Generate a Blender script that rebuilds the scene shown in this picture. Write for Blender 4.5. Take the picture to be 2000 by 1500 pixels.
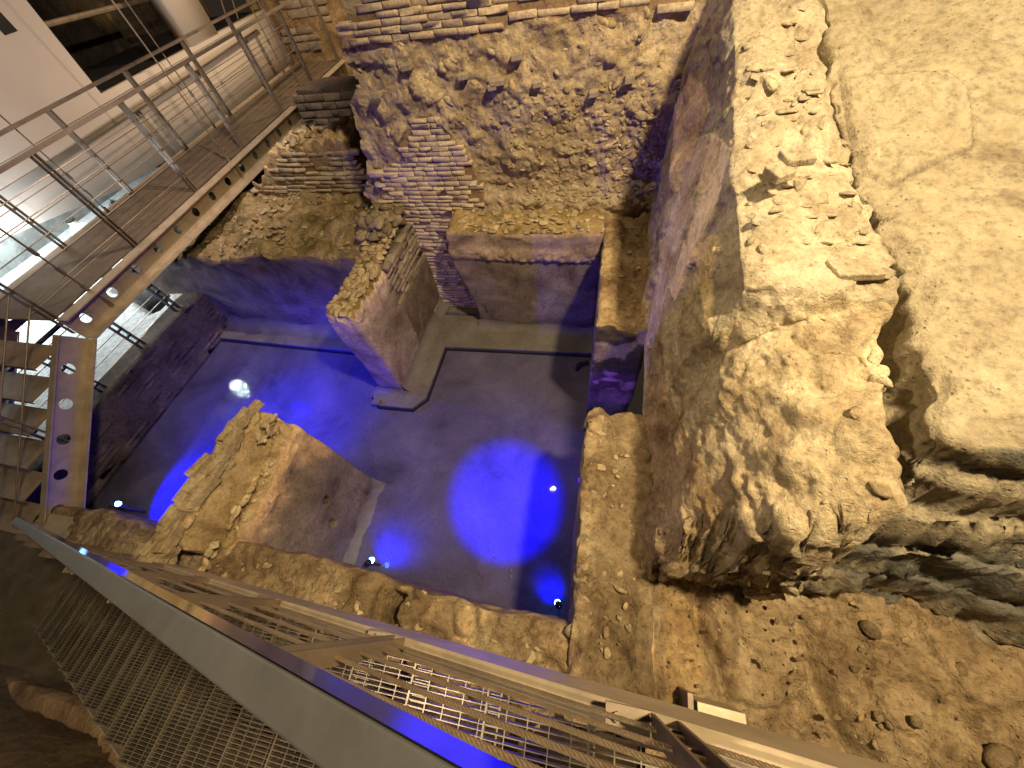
import bpy, bmesh, math, random
import numpy as np
from mathutils import Vector, Matrix
random.seed(7); RNG = np.random.default_rng(11)
S = bpy.context.scene; COL = S.collection
for o in list(bpy.data.objects): bpy.data.objects.remove(o)

# ------------------------------------------------------------------ camera
F = 700.0; CAMZ = 5.0
def _axes():
    vy = np.array([262., -1127.]); zx = 100.
    zy = (-F*F - vy[0]*zx)/vy[1]
    Y = np.array([vy[0], vy[1], F]); Y /= np.linalg.norm(Y)
    Zd = np.array([zx, zy, F]); Zd /= np.linalg.norm(Zd)
    Z = -Zd; X = np.cross(Y, Z)
    return np.array([X, Y, Z])
R = _axes(); CP = np.array([0., 0., CAMZ])
cd = bpy.data.cameras.new('camera'); cam = bpy.data.objects.new('camera', cd); COL.objects.link(cam)
cd.sensor_width = 36; cd.lens = 36*F/2000; cd.clip_start = 0.02; cd.clip_end = 200
cam.matrix_world = Matrix(((R[0,0], -R[0,1], -R[0,2], CP[0]), (R[1,0], -R[1,1], -R[1,2], CP[1]), (R[2,0], -R[2,1], -R[2,2], CP[2]), (0,0,0,1)))
S.camera = cam
S.render.engine = 'CYCLES'
S.view_settings.view_transform = 'Standard'; S.view_settings.look = 'None'
S.view_settings.exposure = 0.18; S.view_settings.gamma = 1.0
# measuring helpers: which point of a real plane a photo pixel (2000x1500) sees
def ray(px, py): return R @ np.array([px-1000., py-750., F])
def atz(px, py, z):
    d = ray(px, py); return CP + d*((z-CAMZ)/d[2])
def aty(px, py, y):
    d = ray(px, py); return CP + d*(y/d[1])
def atx(px, py, x):
    d = ray(px, py); return CP + d*(x/d[0])
def proj(P):
    c = (np.asarray(P)-CP) @ R; return 1000+F*c[...,0]/c[...,2], 750+F*c[...,1]/c[...,2]
def inpoly(x, y, poly):
    poly = np.asarray(poly, float); r = np.zeros(np.shape(x), bool); n = len(poly)
    for i in range(n):
        x1, y1 = poly[i]; x2, y2 = poly[(i+1) % n]
        c = ((y1 > y) != (y2 > y)) & (x < (x2-x1)*(y-y1)/((y2-y1) if y2 != y1 else 1e-9)+x1)
        r ^= c
    return r

# ------------------------------------------------------------------ world: the dim air of an underground hall
w = bpy.data.worlds.new("World"); S.world = w; w.use_nodes = True
bg = w.node_tree.nodes['Background']; bg.inputs[0].default_value = (1.0, 0.72, 0.50, 1); bg.inputs[1].default_value = 0.022

# ------------------------------------------------------------------ lamps (no daylight reaches this place)
def spot(name, loc, target, power, color, deg=70, blend=.5, radius=.05, parent=None):
    l = bpy.data.lights.new(name, 'SPOT'); l.energy = power; l.color = color
    l.spot_size = math.radians(deg); l.spot_blend = blend; l.shadow_soft_size = radius
    o = bpy.data.objects.new(name, l); COL.objects.link(o); o.location = loc
    o.rotation_euler = (Vector(target)-Vector(loc)).to_track_quat('-Z', 'Y').to_euler()
    if parent: o.parent = parent
    return o
WARM = (1.0, 0.77, 0.42); WARM2 = (1.0, 0.78, 0.50); BLUE = (0.0, 0.0, 1.0); VIOLET = (0.36, 0.18, 1.0)
spot('ceiling_or_fill_spot', (2.1, 1.0, 8.0), (1.3, 2.2, 2.5), 1950, WARM, 125, .7, .22)
spot('ceiling_or_fill_spot', (-.83, 3.8, 8.0), (-1.8, 4.6, 2.4), 260, WARM2, 100, .8, .05)
spot('ceiling_or_fill_spot', (-1.5, -.9, 7.6), (-2.6, .0, 1.5), 270, WARM2, 95, .9, .12)
spot('ceiling_or_fill_spot', (-3.6, 1.6, 7.4), (.75, 2.0, 2.6), 520, WARM, 40, .9, .10)  # added fill spot to brighten the right wall's inner face
spot('ceiling_or_fill_spot', (-4.6, 4.6, 5.7), (-9.5, 5.6, 2.8), 760, (1, .80, .66), 120, .8, .05)  # added wash to brighten the cream wall, no fixture known
spot('ceiling_or_fill_spot', (-5.4, 9.6, 5.6), (-9.5, 10.6, 2.4), 620, (1, .74, .46), 120, .8, .05)  # second added wash, for the far end of the cream wall

# ------------------------------------------------------------------ noise in numpy
def _h(ix, iy, iz, s):
    h = (ix*374761393 + iy*668265263 + iz*2147483647*3 + s*1274126177) & 0xFFFFFFFF
    h = ((h ^ (h >> 13))*1274126177) & 0xFFFFFFFF
    h = ((h ^ (h >> 16))*2246822519) & 0xFFFFFFFF
    h ^= h >> 15
    return (h & 0xFFFFFF)/float(0xFFFFFF)
def vn(P, s=0):
    P = np.asarray(P, float); i = np.floor(P).astype(np.int64); f = P-i
    u = f*f*f*(f*(f*6-15)+10); r = 0
    for a in (0, 1):
        for b in (0, 1):
            for c in (0, 1):
                wt = (u[...,0] if a else 1-u[...,0])*(u[...,1] if b else 1-u[...,1])*(u[...,2] if c else 1-u[...,2])
                r = r + wt*_h(i[...,0]+a, i[...,1]+b, i[...,2]+c, s)
    return r*2-1
def fbm(P, s=0, o=4, g=.5):
    r = 0; a = 1; t = 0; P = np.asarray(P, float)
    for k in range(o):
        r = r + a*vn(P*2**k + 17.3*k, s+k); t += a; a *= g
    return r/t
def worley(P, s=0):
    P = np.asarray(P, float); i = np.floor(P).astype(np.int64)
    f1 = np.full(P.shape[:-1], 9.); f2 = np.full(P.shape[:-1], 9.); idv = np.zeros(P.shape[:-1])
    for a in (-1, 0, 1):
        for b in (-1, 0, 1):
            for c in (-1, 0, 1):
                X, Y, Z = i[...,0]+a, i[...,1]+b, i[...,2]+c
                d = np.sqrt((X+_h(X,Y,Z,s)-P[...,0])**2 + (Y+_h(X,Y,Z,s+1)-P[...,1])**2 + (Z+_h(X,Y,Z,s+2)-P[...,2])**2)
                m = d < f1
                f2 = np.where(m, f1, np.minimum(f2, d)); idv = np.where(m, _h(X,Y,Z,s+3), idv); f1 = np.where(m, d, f1)
    return f1, f2, idv
def sst(x, a, b):
    t = np.clip((x-a)/(b-a), 0, 1); return t*t*(3-2*t)
def vnoise3(P, s, o=3):
    return np.stack([fbm(P, s, o), fbm(P, s+31, o), fbm(P, s+62, o)], -1)

# ------------------------------------------------------------------ materials
def new_mat(name):
    m = bpy.data.materials.new(name); m.use_nodes = True
    nt = m.node_tree; return m, nt, nt.nodes['Principled BSDF']
def noise_node(nt, pos, scale, detail=6, rough=.6, dist=0.):
    n = nt.nodes.new('ShaderNodeTexNoise'); n.inputs['Scale'].default_value = scale
    n.inputs['Detail'].default_value = detail; n.inputs['Roughness'].default_value = rough; n.inputs['Distortion'].default_value = dist
    nt.links.new(pos, n.inputs['Vector']); return n
def ramp_node(nt, fac, stops):
    r = nt.nodes.new('ShaderNodeValToRGB'); e = r.color_ramp.elements
    while len(e) < len(stops): e.new(.5)
    for k, (p, c) in enumerate(stops):
        e[k].position = p; e[k].color = (*c, 1) if len(c) == 3 else c
    nt.links.new(fac, r.inputs[0]); return r
def mixmul(nt, a, b, fac=1.0):
    m = nt.nodes.new('ShaderNodeMix'); m.data_type = 'RGBA'; m.blend_type = 'MULTIPLY'
    m.inputs[0].default_value = fac; nt.links.new(a, m.inputs[6]); nt.links.new(b, m.inputs[7]); return m.outputs[2]
def rock(name, cols, scale=1.6, bump=.6, bd=.02, fine=26., rough=.9, pits=.35, stretch=None, fv=1.):
    m, nt, b = new_mat(name)
    g = nt.nodes.new('ShaderNodeNewGeometry'); pos = g.outputs['Position']
    if stretch:
        mp = nt.nodes.new('ShaderNodeMapping'); mp.inputs['Scale'].default_value = stretch
        nt.links.new(pos, mp.inputs['Vector']); pos = mp.outputs[0]
    n1 = noise_node(nt, pos, scale, 9, .66, .4)
    k = len(cols); lo, hi = .34, .66
    r = ramp_node(nt, n1.outputs['Fac'], [(lo+(hi-lo)*i/(k-1), c) for i, c in enumerate(cols)])
    n2 = noise_node(nt, pos, fine, 6, .7)
    r2 = ramp_node(nt, n2.outputs['Fac'], [(.3, (1-.45*fv, 1-.47*fv, 1-.5*fv)), (.5, (1-.05*fv,)*3), (.72, (1+.25*fv, 1+.22*fv, 1+.15*fv))])
    c = mixmul(nt, r.outputs[0], r2.outputs[0])
    v = nt.nodes.new('ShaderNodeTexVoronoi'); v.inputs['Scale'].default_value = fine*1.3; nt.links.new(pos, v.inputs['Vector'])
    rv = ramp_node(nt, v.outputs['Distance'], [(.06, (1-pits, 1-pits, 1-pits)), (.22, (1, 1, 1))])
    n3 = noise_node(nt, pos, 7., 3, .5)
    rn = ramp_node(nt, n3.outputs['Fac'], [(.48, (0, 0, 0)), (.6, (1, 1, 1))])
    mx = nt.nodes.new('ShaderNodeMix'); mx.data_type = 'RGBA'; mx.blend_type = 'MULTIPLY'
    nt.links.new(rn.outputs[0], mx.inputs[0]); nt.links.new(c, mx.inputs[6]); nt.links.new(rv.outputs[0], mx.inputs[7])
    at = nt.nodes.new('ShaderNodeAttribute'); at.attribute_name = 'tint'
    c = mixmul(nt, mx.outputs[2], at.outputs['Color'])
    nt.links.new(c, b.inputs['Base Color'])
    b.inputs['Roughness'].default_value = rough; b.inputs['Specular IOR Level'].default_value = .3
    # relief
    ad = nt.nodes.new('ShaderNodeMath'); ad.operation = 'ADD'
    nt.links.new(n2.outputs['Fac'], ad.inputs[0])
    mu = nt.nodes.new('ShaderNodeMath'); mu.operation = 'MULTIPLY'; mu.inputs[1].default_value = pits*1.2
    nt.links.new(rv.outputs[0], mu.inputs[0]); nt.links.new(mu.outputs[0], ad.inputs[1])
    ad2 = nt.nodes.new('ShaderNodeMath'); ad2.operation = 'ADD'
    n4 = noise_node(nt, pos, fine*.35, 5, .6); nt.links.new(n4.outputs['Fac'], ad2.inputs[0]); nt.links.new(ad.outputs[0], ad2.inputs[1])
    bp = nt.nodes.new('ShaderNodeBump'); bp.inputs['Strength'].default_value = bump; bp.inputs['Distance'].default_value = bd
    nt.links.new(ad2.outputs[0], bp.inputs['Height']); nt.links.new(bp.outputs[0], b.inputs['Normal'])
    return m
def metal(name, col, rough=.45, met=.7, var=.25, bump=.1, stains=None):
    m, nt, b = new_mat(name)
    g = nt.nodes.new('ShaderNodeNewGeometry'); pos = g.outputs['Position']
    n = noise_node(nt, pos, 5., 8, .65, .5)
    lo = tuple(c*(1-var) for c in col); hi = tuple(min(1, c*(1+var)) for c in col)
    r = ramp_node(nt, n.outputs['Fac'], [(.35, stains or lo), (.5, col), (.68, hi)])
    nt.links.new(r.outputs[0], b.inputs['Base Color'])
    b.inputs['Metallic'].default_value = met
    n2 = noise_node(nt, pos, 40., 4, .6)
    rr = nt.nodes.new('ShaderNodeMapRange'); rr.inputs['To Min'].default_value = rough*.75; rr.inputs['To Max'].default_value = min(1, rough*1.3)
    nt.links.new(n2.outputs['Fac'], rr.inputs['Value']); nt.links.new(rr.outputs[0], b.inputs['Roughness'])
    bp = nt.nodes.new('ShaderNodeBump'); bp.inputs['Strength'].default_value = bump; bp.inputs['Distance'].default_value = .004
    nt.links.new(n2.outputs['Fac'], bp.inputs['Height']); nt.links.new(bp.outputs[0], b.inputs['Normal'])
    return m
def plain(name, col, rough=.8, scale=2.5, var=.12, spots=None):
    m, nt, b = new_mat(name)
    g = nt.nodes.new('ShaderNodeNewGeometry'); pos = g.outputs['Position']
    n = noise_node(nt, pos, scale, 7, .6, .3)
    r = ramp_node(nt, n.outputs['Fac'], [(.3, tuple(c*(1-var) for c in col)), (.7, tuple(min(1, c*(1+var)) for c in col))])
    c = r.outputs[0]
    if spots:
        n2 = noise_node(nt, pos, spots, 5, .7, 1.)
        r2 = ramp_node(nt, n2.outputs['Fac'], [(.42, (.62, .6, .58)), (.56, (1, 1, 1))]); c = mixmul(nt, c, r2.outputs[0])
    nt.links.new(c, b.inputs['Base Color']); b.inputs['Roughness'].default_value = rough
    bp = nt.nodes.new('ShaderNodeBump'); bp.inputs['Strength'].default_value = .15; bp.inputs['Distance'].default_value = .01
    n5 = noise_node(nt, pos, 30., 5, .6); nt.links.new(n5.outputs['Fac'], bp.inputs['Height']); nt.links.new(bp.outputs[0], b.inputs['Normal'])
    return m
def emit(name, col, st):
    m, nt, b = new_mat(name); b.inputs['Base Color'].default_value = (*col, 1)
    b.inputs['Emission Color'].default_value = (*col, 1); b.inputs['Emission Strength'].default_value = st; return m

M = {}
M['core'] = rock('rubble_core', [(.20, .14, .085), (.33, .26, .17), (.45, .37, .25), (.58, .50, .37)], 2.6, .8, .035, 26, pits=.4)
M['cap'] = rock('mortar_cap', [(.38, .31, .22), (.50, .42, .31), (.58, .50, .38), (.64, .57, .45)], 3.0, .85, .035, 24, pits=.45)
M['earth'] = rock('earth', [(.12, .08, .045), (.22, .155, .09), (.31, .23, .14), (.40, .32, .21)], 2.2, 1., .04, 20, pits=.45)
M['darkearth'] = rock('dark_earth', [(.05, .03, .02), (.10, .065, .04), (.14, .095, .06)], 1.8, .7, .03, 16)
M['bank'] = rock('bank_plaster', [(.27, .22, .155), (.40, .335, .24), (.46, .395, .29), (.52, .45, .34)], 1.7, .8, .03, 19, pits=.5)
M['brick'] = rock('brick', [(.29, .235, .18), (.36, .30, .235), (.42, .36, .28)], 6., .5, .01, 40, pits=.25)
M['mortar'] = rock('mortar', [(.10, .075, .05), (.16, .12, .085), (.22, .17, .12)], 4., .7, .02, 34)
M['stone'] = rock('stone', [(.26, .19, .11), (.38, .30, .19), (.48, .39, .26)], 5., .5, .012, 36, pits=.25)
M['moss'] = rock('mossy_rubble', [(.09, .075, .03), (.20, .15, .07), (.30, .22, .12), (.36, .28, .16)], 3.2, .8, .03, 24)
M['plaster'] = rock('cocciopesto_plaster', [(.10, .075, .055), (.17, .13, .10), (.23, .18, .145), (.30, .25, .20)], 1.9, .25, .008, 30, pits=.3)
M['plasterp'] = rock('pale_plaster', [(.24, .20, .16), (.33, .28, .23), (.42, .37, .31)], 2.2, .25, .008, 30, pits=.3)
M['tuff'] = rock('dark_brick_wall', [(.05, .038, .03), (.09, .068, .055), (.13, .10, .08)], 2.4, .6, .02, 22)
M['floor'] = rock('pool_mortar_floor', [(.10, .088, .075), (.155, .138, .12), (.195, .175, .152), (.245, .22, .19)], .9, .08, .005, 26, rough=.75, pits=.12, fv=.45)
M['curb'] = rock('concrete_curb', [(.11, .098, .085), (.145, .13, .112), (.175, .158, .136)], 2., .12, .006, 24, rough=.8, pits=.12, fv=.5)
M['creamwall'] = plain('cream_render', (.58, .51, .44), .85, .5, .10)
M['whitewall'] = plain('white_plaster', (.62, .64, .62), .7, .9, .10, spots=1.3)
M['steel'] = metal('galvanised_steel', (.50, .41, .30), .42, .45, .2)
M['deck'] = metal('deck_plate', (.15, .112, .078), .5, .35, .25)
M['rail'] = metal('railing_steel', (.20, .155, .12), .45, .5, .2)
M['darkrail'] = metal('dark_railing', (.035, .03, .035), .5, .4, .2)
M['hand'] = metal('brushed_handrail', (.135, .135, .145), .42, .4, .12, .04)
M['tread'] = metal('stair_tread', (.27, .195, .13), .6, .15, .25)
M['polish'] = metal('polished_side', (.62, .60, .62), .13, 1.0, .05, .0)
M['grate'] = metal('grating_steel', (.30, .26, .21), .36, .7, .25)
M['rope'] = metal('wire_rope', (.55, .43, .30), .35, .85, .2)
M['black'] = plain('plain_black', (.012, .01, .01), .8)
M['pipe'] = metal('old_pipe', (.24, .19, .12), .6, .2)
M['clay'] = plain('pale_clay', (.72, .66, .52), .7, 6)
M['lens'] = emit('blue_lens', (.16, .38, 1.0), 30)
M['whitelamp'] = emit('white_lamp_panel', (.85, .95, 1.0), 6)

# ------------------------------------------------------------------ mesh helpers
def finish(o, label=None, cat=None, group=None, kind=None, parent=None):
    if parent is not None: o.parent = parent
    if label: o['label'] = label
    if cat: o['category'] = cat
    if group: o['group'] = group
    if kind: o['kind'] = kind
    return o
def mk(name, V, Fc, mat, parent=None, smooth=False, tint=None, **k):
    me = bpy.data.meshes.new(name); V = np.asarray(V, np.float64)
    if isinstance(Fc, np.ndarray):
        n = Fc.shape[1]; me.vertices.add(len(V)); me.vertices.foreach_set('co', V.ravel())
        me.loops.add(Fc.size); me.loops.foreach_set('vertex_index', Fc.ravel().astype(np.int32))
        me.polygons.add(len(Fc)); me.polygons.foreach_set('loop_start', np.arange(0, Fc.size, n, dtype=np.int32))
        me.polygons.foreach_set('loop_total', np.full(len(Fc), n, np.int32)); me.update(calc_edges=True)
    else:
        me.from_pydata([tuple(v) for v in V], [], [tuple(f) for f in Fc]); me.update()
    a = me.attributes.new('tint', 'FLOAT_COLOR', 'POINT')
    t = np.ones((len(V), 4), np.float32)
    if tint is not None: t[:, :3] = tint
    a.data.foreach_set('color', t.ravel())
    if smooth: me.polygons.foreach_set('use_smooth', np.ones(len(me.polygons), bool))
    me.materials.append(mat); me.validate()
    o = bpy.data.objects.new(name, me); COL.objects.link(o)
    return finish(o, parent=parent, **k)
def empty(name, loc, label=None, cat=None, group=None):
    o = bpy.data.objects.new(name, None); COL.objects.link(o); o.location = loc; o.empty_display_size = .1
    return finish(o, label, cat, group)
def rel(P, root): return np.asarray(P, float) - np.array(root.location)
class MB:
    def __init__(s): s.v = []; s.f = []; s.n = 0
    def add(s, V, Fc):
        s.v += [tuple(map(float, v)) for v in V]; s.f += [tuple(i+s.n for i in f) for f in Fc]; s.n += len(V); return s
    def frame_box(s, c, u, v, w_):      # centre and three half-axis vectors
        c, u, v, w_ = (np.asarray(q, float) for q in (c, u, v, w_))
        P = [c+a*u+b*v+d*w_ for a in (-1, 1) for b in (-1, 1) for d in (-1, 1)]
        return s.add(P, [(0,1,3,2), (4,6,7,5), (0,4,5,1), (2,3,7,6), (0,2,6,4), (1,5,7,3)])
    def box(s, lo, hi):
        lo = np.array(lo, float); hi = np.array(hi, float); c = (lo+hi)/2; h = (hi-lo)/2
        return s.frame_box(c, (h[0],0,0), (0,h[1],0), (0,0,h[2]))
    def bar(s, a, b, w_, h, up=(0,0,1)):
        a = np.asarray(a, float); b = np.asarray(b, float); d = b-a; L = np.linalg.norm(d); d /= L
        sd = np.cross(d, up); sd /= np.linalg.norm(sd); u2 = np.cross(sd, d)
        return s.frame_box((a+b)/2, d*L/2, sd*w_/2, u2*h/2)
    def tube(s, pts, r, n=8):
        pts = [np.asarray(p, float) for p in pts]; base = s.n; V = []; Fc = []
        for i, p in enumerate(pts):
            d = pts[min(i+1, len(pts)-1)]-pts[max(i-1, 0)]; d /= np.linalg.norm(d)
            a = np.cross(d, (0,0,1)) if abs(d[2]) < .95 else np.cross(d, (1,0,0)); a /= np.linalg.norm(a); b = np.cross(d, a)
            rr = r[i] if hasattr(r, '__len__') else r
            V += [p+rr*(math.cos(t)*a+math.sin(t)*b) for t in (2*math.pi*k/n for k in range(n))]
        for i in range(len(pts)-1):
            Fc += [(i*n+k, i*n+(k+1) % n, (i+1)*n+(k+1) % n, (i+1)*n+k) for k in range(n)]
        Fc += [tuple(range(n))[::-1], tuple((len(pts)-1)*n+k for k in range(n))]
        return s.add(V, Fc)
    def rope(s, a, b, r, strands=5, pitch=None, seg=None):
        a = np.asarray(a, float); b = np.asarray(b, float); L = np.linalg.norm(b-a); d = (b-a)/L
        e = np.cross(d, (0,0,1)); e /= np.linalg.norm(e); g = np.cross(d, e); pitch = pitch or r*9
        seg = seg or int(L/pitch*8)
        for k in range(strands):
            pts = []
            for i in range(seg+1):
                t = i/seg; th = 2*math.pi*(t*L/pitch+k/strands)
                pts.append(a+d*L*t+r*.62*(math.cos(th)*e+math.sin(th)*g))
            s.tube(pts, r*.42, 5)
        return s
    def build(s, name, mat, parent=None, bevel=0, smooth=False, **k):
        V = np.array(s.v)
        if parent is not None: V = V-np.array(parent.location)
        o = mk(name, V, s.f, mat, parent, smooth, **k)
        if bevel:
            m = o.modifiers.new('bevel', 'BEVEL'); m.width = bevel; m.segments = 2; m.limit_method = 'ANGLE'
        return o
def copy_tree(o, parent=None):
    c = o.copy(); COL.objects.link(c); c.parent = parent
    for ch in [q for q in o.children]: copy_tree(ch, c)
    return c
def gridf(n, m, off=0):
    i, j = np.meshgrid(np.arange(n-1), np.arange(m-1), indexing='ij'); a = (i*m+j).ravel()+off
    return np.stack([a, a+m, a+m+1, a+1], 1)
def normals(P):
    du = np.gradient(P, axis=0); dv = np.gradient(P, axis=1); N = np.cross(du, dv)
    return N/np.maximum(np.linalg.norm(N, axis=-1, keepdims=True), 1e-9)
def compact(V, Fc, T=None):
    u, inv = np.unique(Fc, return_inverse=True); r = V[u], inv.reshape(Fc.shape)
    return r if T is None else (*r, T[u])

def block(lo, hi, step=.05, r=.06, disp=None, warp=None, round_bottom=False):
    """closed rounded box as six grids; returns dict face -> (V, F)"""
    lo = np.array(lo, float); hi = np.array(hi, float); c = (lo+hi)/2; h = (hi-lo)/2; out = {}
    for ax, sg, nm in ((0,-1,'x0'), (0,1,'x1'), (1,-1,'y0'), (1,1,'y1'), (2,1,'top')):
        a, b = [k for k in range(3) if k != ax]
        n = max(2, int(2*h[a]/step)+1); m = max(2, int(2*h[b]/step)+1)
        A, B = np.meshgrid(np.linspace(-h[a], h[a], n), np.linspace(-h[b], h[b], m), indexing='ij')
        P = np.zeros((n, m, 3)); P[..., a] = A; P[..., b] = B; P[..., ax] = sg*h[ax]
        hh = h.copy(); q = np.clip(P, -(h-r), h-r)
        if not round_bottom: q[..., 2] = np.where(P[..., 2] < 0, P[..., 2], q[..., 2])
        d = P-q; L = np.linalg.norm(d, axis=-1, keepdims=True)
        P = np.where(L > 1e-9, q+d/np.maximum(L, 1e-9)*r, P)+c
        if disp is not None: P = P+disp(P)
        if warp is not None: P = warp(P)
        Fc = gridf(n, m)
        flip = (sg > 0) != (ax == 1)
        out[nm] = (P.reshape(-1, 3), Fc if flip else Fc[:, ::-1])
    return out
def merge(parts):
    V = []; Fc = []; n = 0
    for v, f in parts: V.append(v); Fc.append(f+n); n += len(v)
    return np.concatenate(V), np.concatenate(Fc)

def _ico():
    bm = bmesh.new(); bmesh.ops.create_icosphere(bm, subdivisions=2, radius=1); V = np.array([v.co[:] for v in bm.verts]); Fc = np.array([[v.index for v in f.verts] for f in bm.faces]); bm.free(); return V, Fc
ICO = _ico()
def stones(centers, sizes, flat=.6, angular=.62, up=None, rng=RNG, tintvar=.28, warm=.05, elong=1.5, yaw=None):
    Vs = []; Fs = []; Ts = []; n = 0; bV, bF = ICO
    for c, s in zip(centers, sizes):
        v = bV.copy()
        for _ in range(9):
            d = rng.normal(size=3); d /= np.linalg.norm(d); k = rng.uniform(angular-.1, angular+.22)
            t = np.maximum(0, v@d-k); v -= t[:, None]*d
        sc = np.array([rng.uniform(1, elong), rng.uniform(.7, 1.1), flat*rng.uniform(.7, 1.2)])*s
        v *= sc
        a = rng.uniform(0, 2*math.pi) if yaw is None else rng.normal(yaw, .2); ca, sa = math.cos(a), math.sin(a)
        Rz = np.array([[ca, -sa, 0], [sa, ca, 0], [0, 0, 1]])
        b = rng.normal(0, .28, 2); Rx = np.array([[1,0,0],[0,math.cos(b[0]),-math.sin(b[0])],[0,math.sin(b[0]),math.cos(b[0])]])
        v = v@Rz.T@Rx.T
        if up is not None: v = v@up.T       # columns: local z -> surface normal
        Vs.append(v+c); Fs.append(bF+n); n += len(v)
        k = rng.uniform(1-tintvar, 1+tintvar); w_ = rng.uniform(-warm, warm)
        Ts.append(np.tile([k*(1+w_), k, k*(1-w_)], (len(v), 1)))
    return np.concatenate(Vs), np.concatenate(Fs), np.concatenate(Ts)
UPY = np.array([[1,0,0],[0,0,-1],[0,1,0]], float)          # z -> -y (stones in a wall facing the camera)

def _brick():
    bm = bmesh.new(); bmesh.ops.create_cube(bm, size=1); bmesh.ops.bevel(bm, geom=bm.edges[:], offset=.045, segments=1, affect='EDGES', profile=.5)
    bm.verts.ensure_lookup_table(); V = np.array([v.co[:] for v in bm.verts]); bmesh.ops.triangulate(bm, faces=bm.faces[:]); Fc = np.array([[v.index for v in f.verts] for f in bm.faces]); bm.free(); return V, Fc
BRK = _brick()
def bricks(u0, u1, v0, v1, face, normal_axis, course=.1, length=.3, gap=.018, keep=None, rng=RNG, proud=.03, tintvar=.2, miss=.02, slope=0., jl=.3):
    """courses of bricks on a vertical plane; normal_axis '-y' or '+x'; u along the wall, v up"""
    Vs = []; Fs = []; Ts = []; n = 0; bV, bF = BRK
    v = v0; row = 0
    while v < v1:
        ch = course*rng.uniform(.85, 1.15); u = u0-rng.uniform(0, length)
        while u < u1:
            L = length*rng.uniform(1-jl, 1+jl)
            cu, cv = u+L/2, v+ch/2+slope*(u-u0)
            if (keep is None or keep(cu, cv)) and rng.random() > miss:
                P = bV*np.array([L-gap, .12, ch-gap*rng.uniform(.8, 1.3)])
                sg = np.sign(bV); P[:, 1] += 0
                P = P+rng.normal(0, .0028, P.shape)
                a = rng.normal(0, .012); P[:, 2] += P[:, 0]*a
                dp = rng.normal(0, .008)+proud
                if normal_axis == '-y':
                    Q = np.stack([P[:, 0]+cu, face+.06-dp+P[:, 1], P[:, 2]+cv], 1)
                else:
                    Q = np.stack([face-.06+dp+P[:, 1], P[:, 0]+cu, P[:, 2]+cv], 1)
                Vs.append(Q); Fs.append(bF+n if normal_axis == '-y' else bF[:, ::-1]+n); n += len(Q)
                k = rng.uniform(1-tintvar, 1+tintvar); w_ = rng.uniform(-.02, .07); Ts.append(np.tile([k*(1+w_), k, k*(1-w_)], (len(Q), 1)))
            u += L
        v += ch; row += 1
    return np.concatenate(Vs), np.concatenate(Fs), np.concatenate(Ts)

# ================================================================== THE BASIN
def noisy(amp, sc, s, o=4): return lambda P: vnoise3(P*sc, s, o)*amp
def lump(P, sc, s):
    f1, f2, _ = worley(P*sc, s); return np.clip(f2-f1, 0, .5)*2

# floor of the pool
gx, gy = np.meshgrid(np.linspace(-7.62, .12, 130), np.linspace(-.2, 4.95, 90), indexing='ij')
P = np.stack([gx, gy, 0*gx], -1); P[..., 2] += .012*fbm(P*1.5, 3, 4)
mk('pool_floor', P.reshape(-1, 3), gridf(130, 90), M['floor'], smooth=True, kind='structure')

# raised kerb running round the foot of the walls, with its dark drain slot
root = empty('kerb_step', (-3.5, 3.0, 0), 'low pale step with a dark slot along the foot of the pool walls', 'kerb')
kp = [(.05,3.84), (-2.6,3.72), (-2.60,2.62), (-2.78,2.40), (-3.38,2.38), (-3.56,2.54), (-3.52,3.42), (-7.55,3.46), (-7.55,4.3), (.05,4.6)]
bm = bmesh.new(); f = bm.faces.new([bm.verts.new((x-root.location.x, y-root.location.y, .0)) for x, y in kp])
r_ = bmesh.ops.extrude_face_region(bm, geom=[f]); bmesh.ops.translate(bm, verts=[v for v in r_['geom'] if isinstance(v, bmesh.types.BMVert)], vec=(0,0,.085))
bmesh.ops.recalc_face_normals(bm, faces=bm.faces[:]); me = bpy.data.meshes.new('slab'); bm.to_mesh(me); bm.free()
a_ = me.attributes.new('tint', 'FLOAT_COLOR', 'POINT'); a_.data.foreach_set('color', np.ones(len(me.vertices)*4, np.float32)); me.materials.append(M['curb'])
o = bpy.data.objects.new('slab', me); COL.objects.link(o); o.parent = root
m_ = o.modifiers.new('bevel', 'BEVEL'); m_.width = .012; m_.segments = 2
mb = MB()
for (x1, y1), (x2, y2) in zip(kp[:-3], kp[1:-2]):
    d = Vector((x2-x1, y2-y1, 0)).normalized(); nrm = Vector((-d.y, d.x, 0))
    a = Vector((x1, y1, .012))+nrm*.018-d*.01; b = Vector((x2, y2, .012))+nrm*.018+d*.01
    mb.bar(a, b, .03, .016)
mb.build('drain_slot', M['black'], root)
o = MB().box((-3.46, 2.36, .086), (-3.34, 2.46, .15)).build('loose_block', M['curb'], root)

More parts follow.
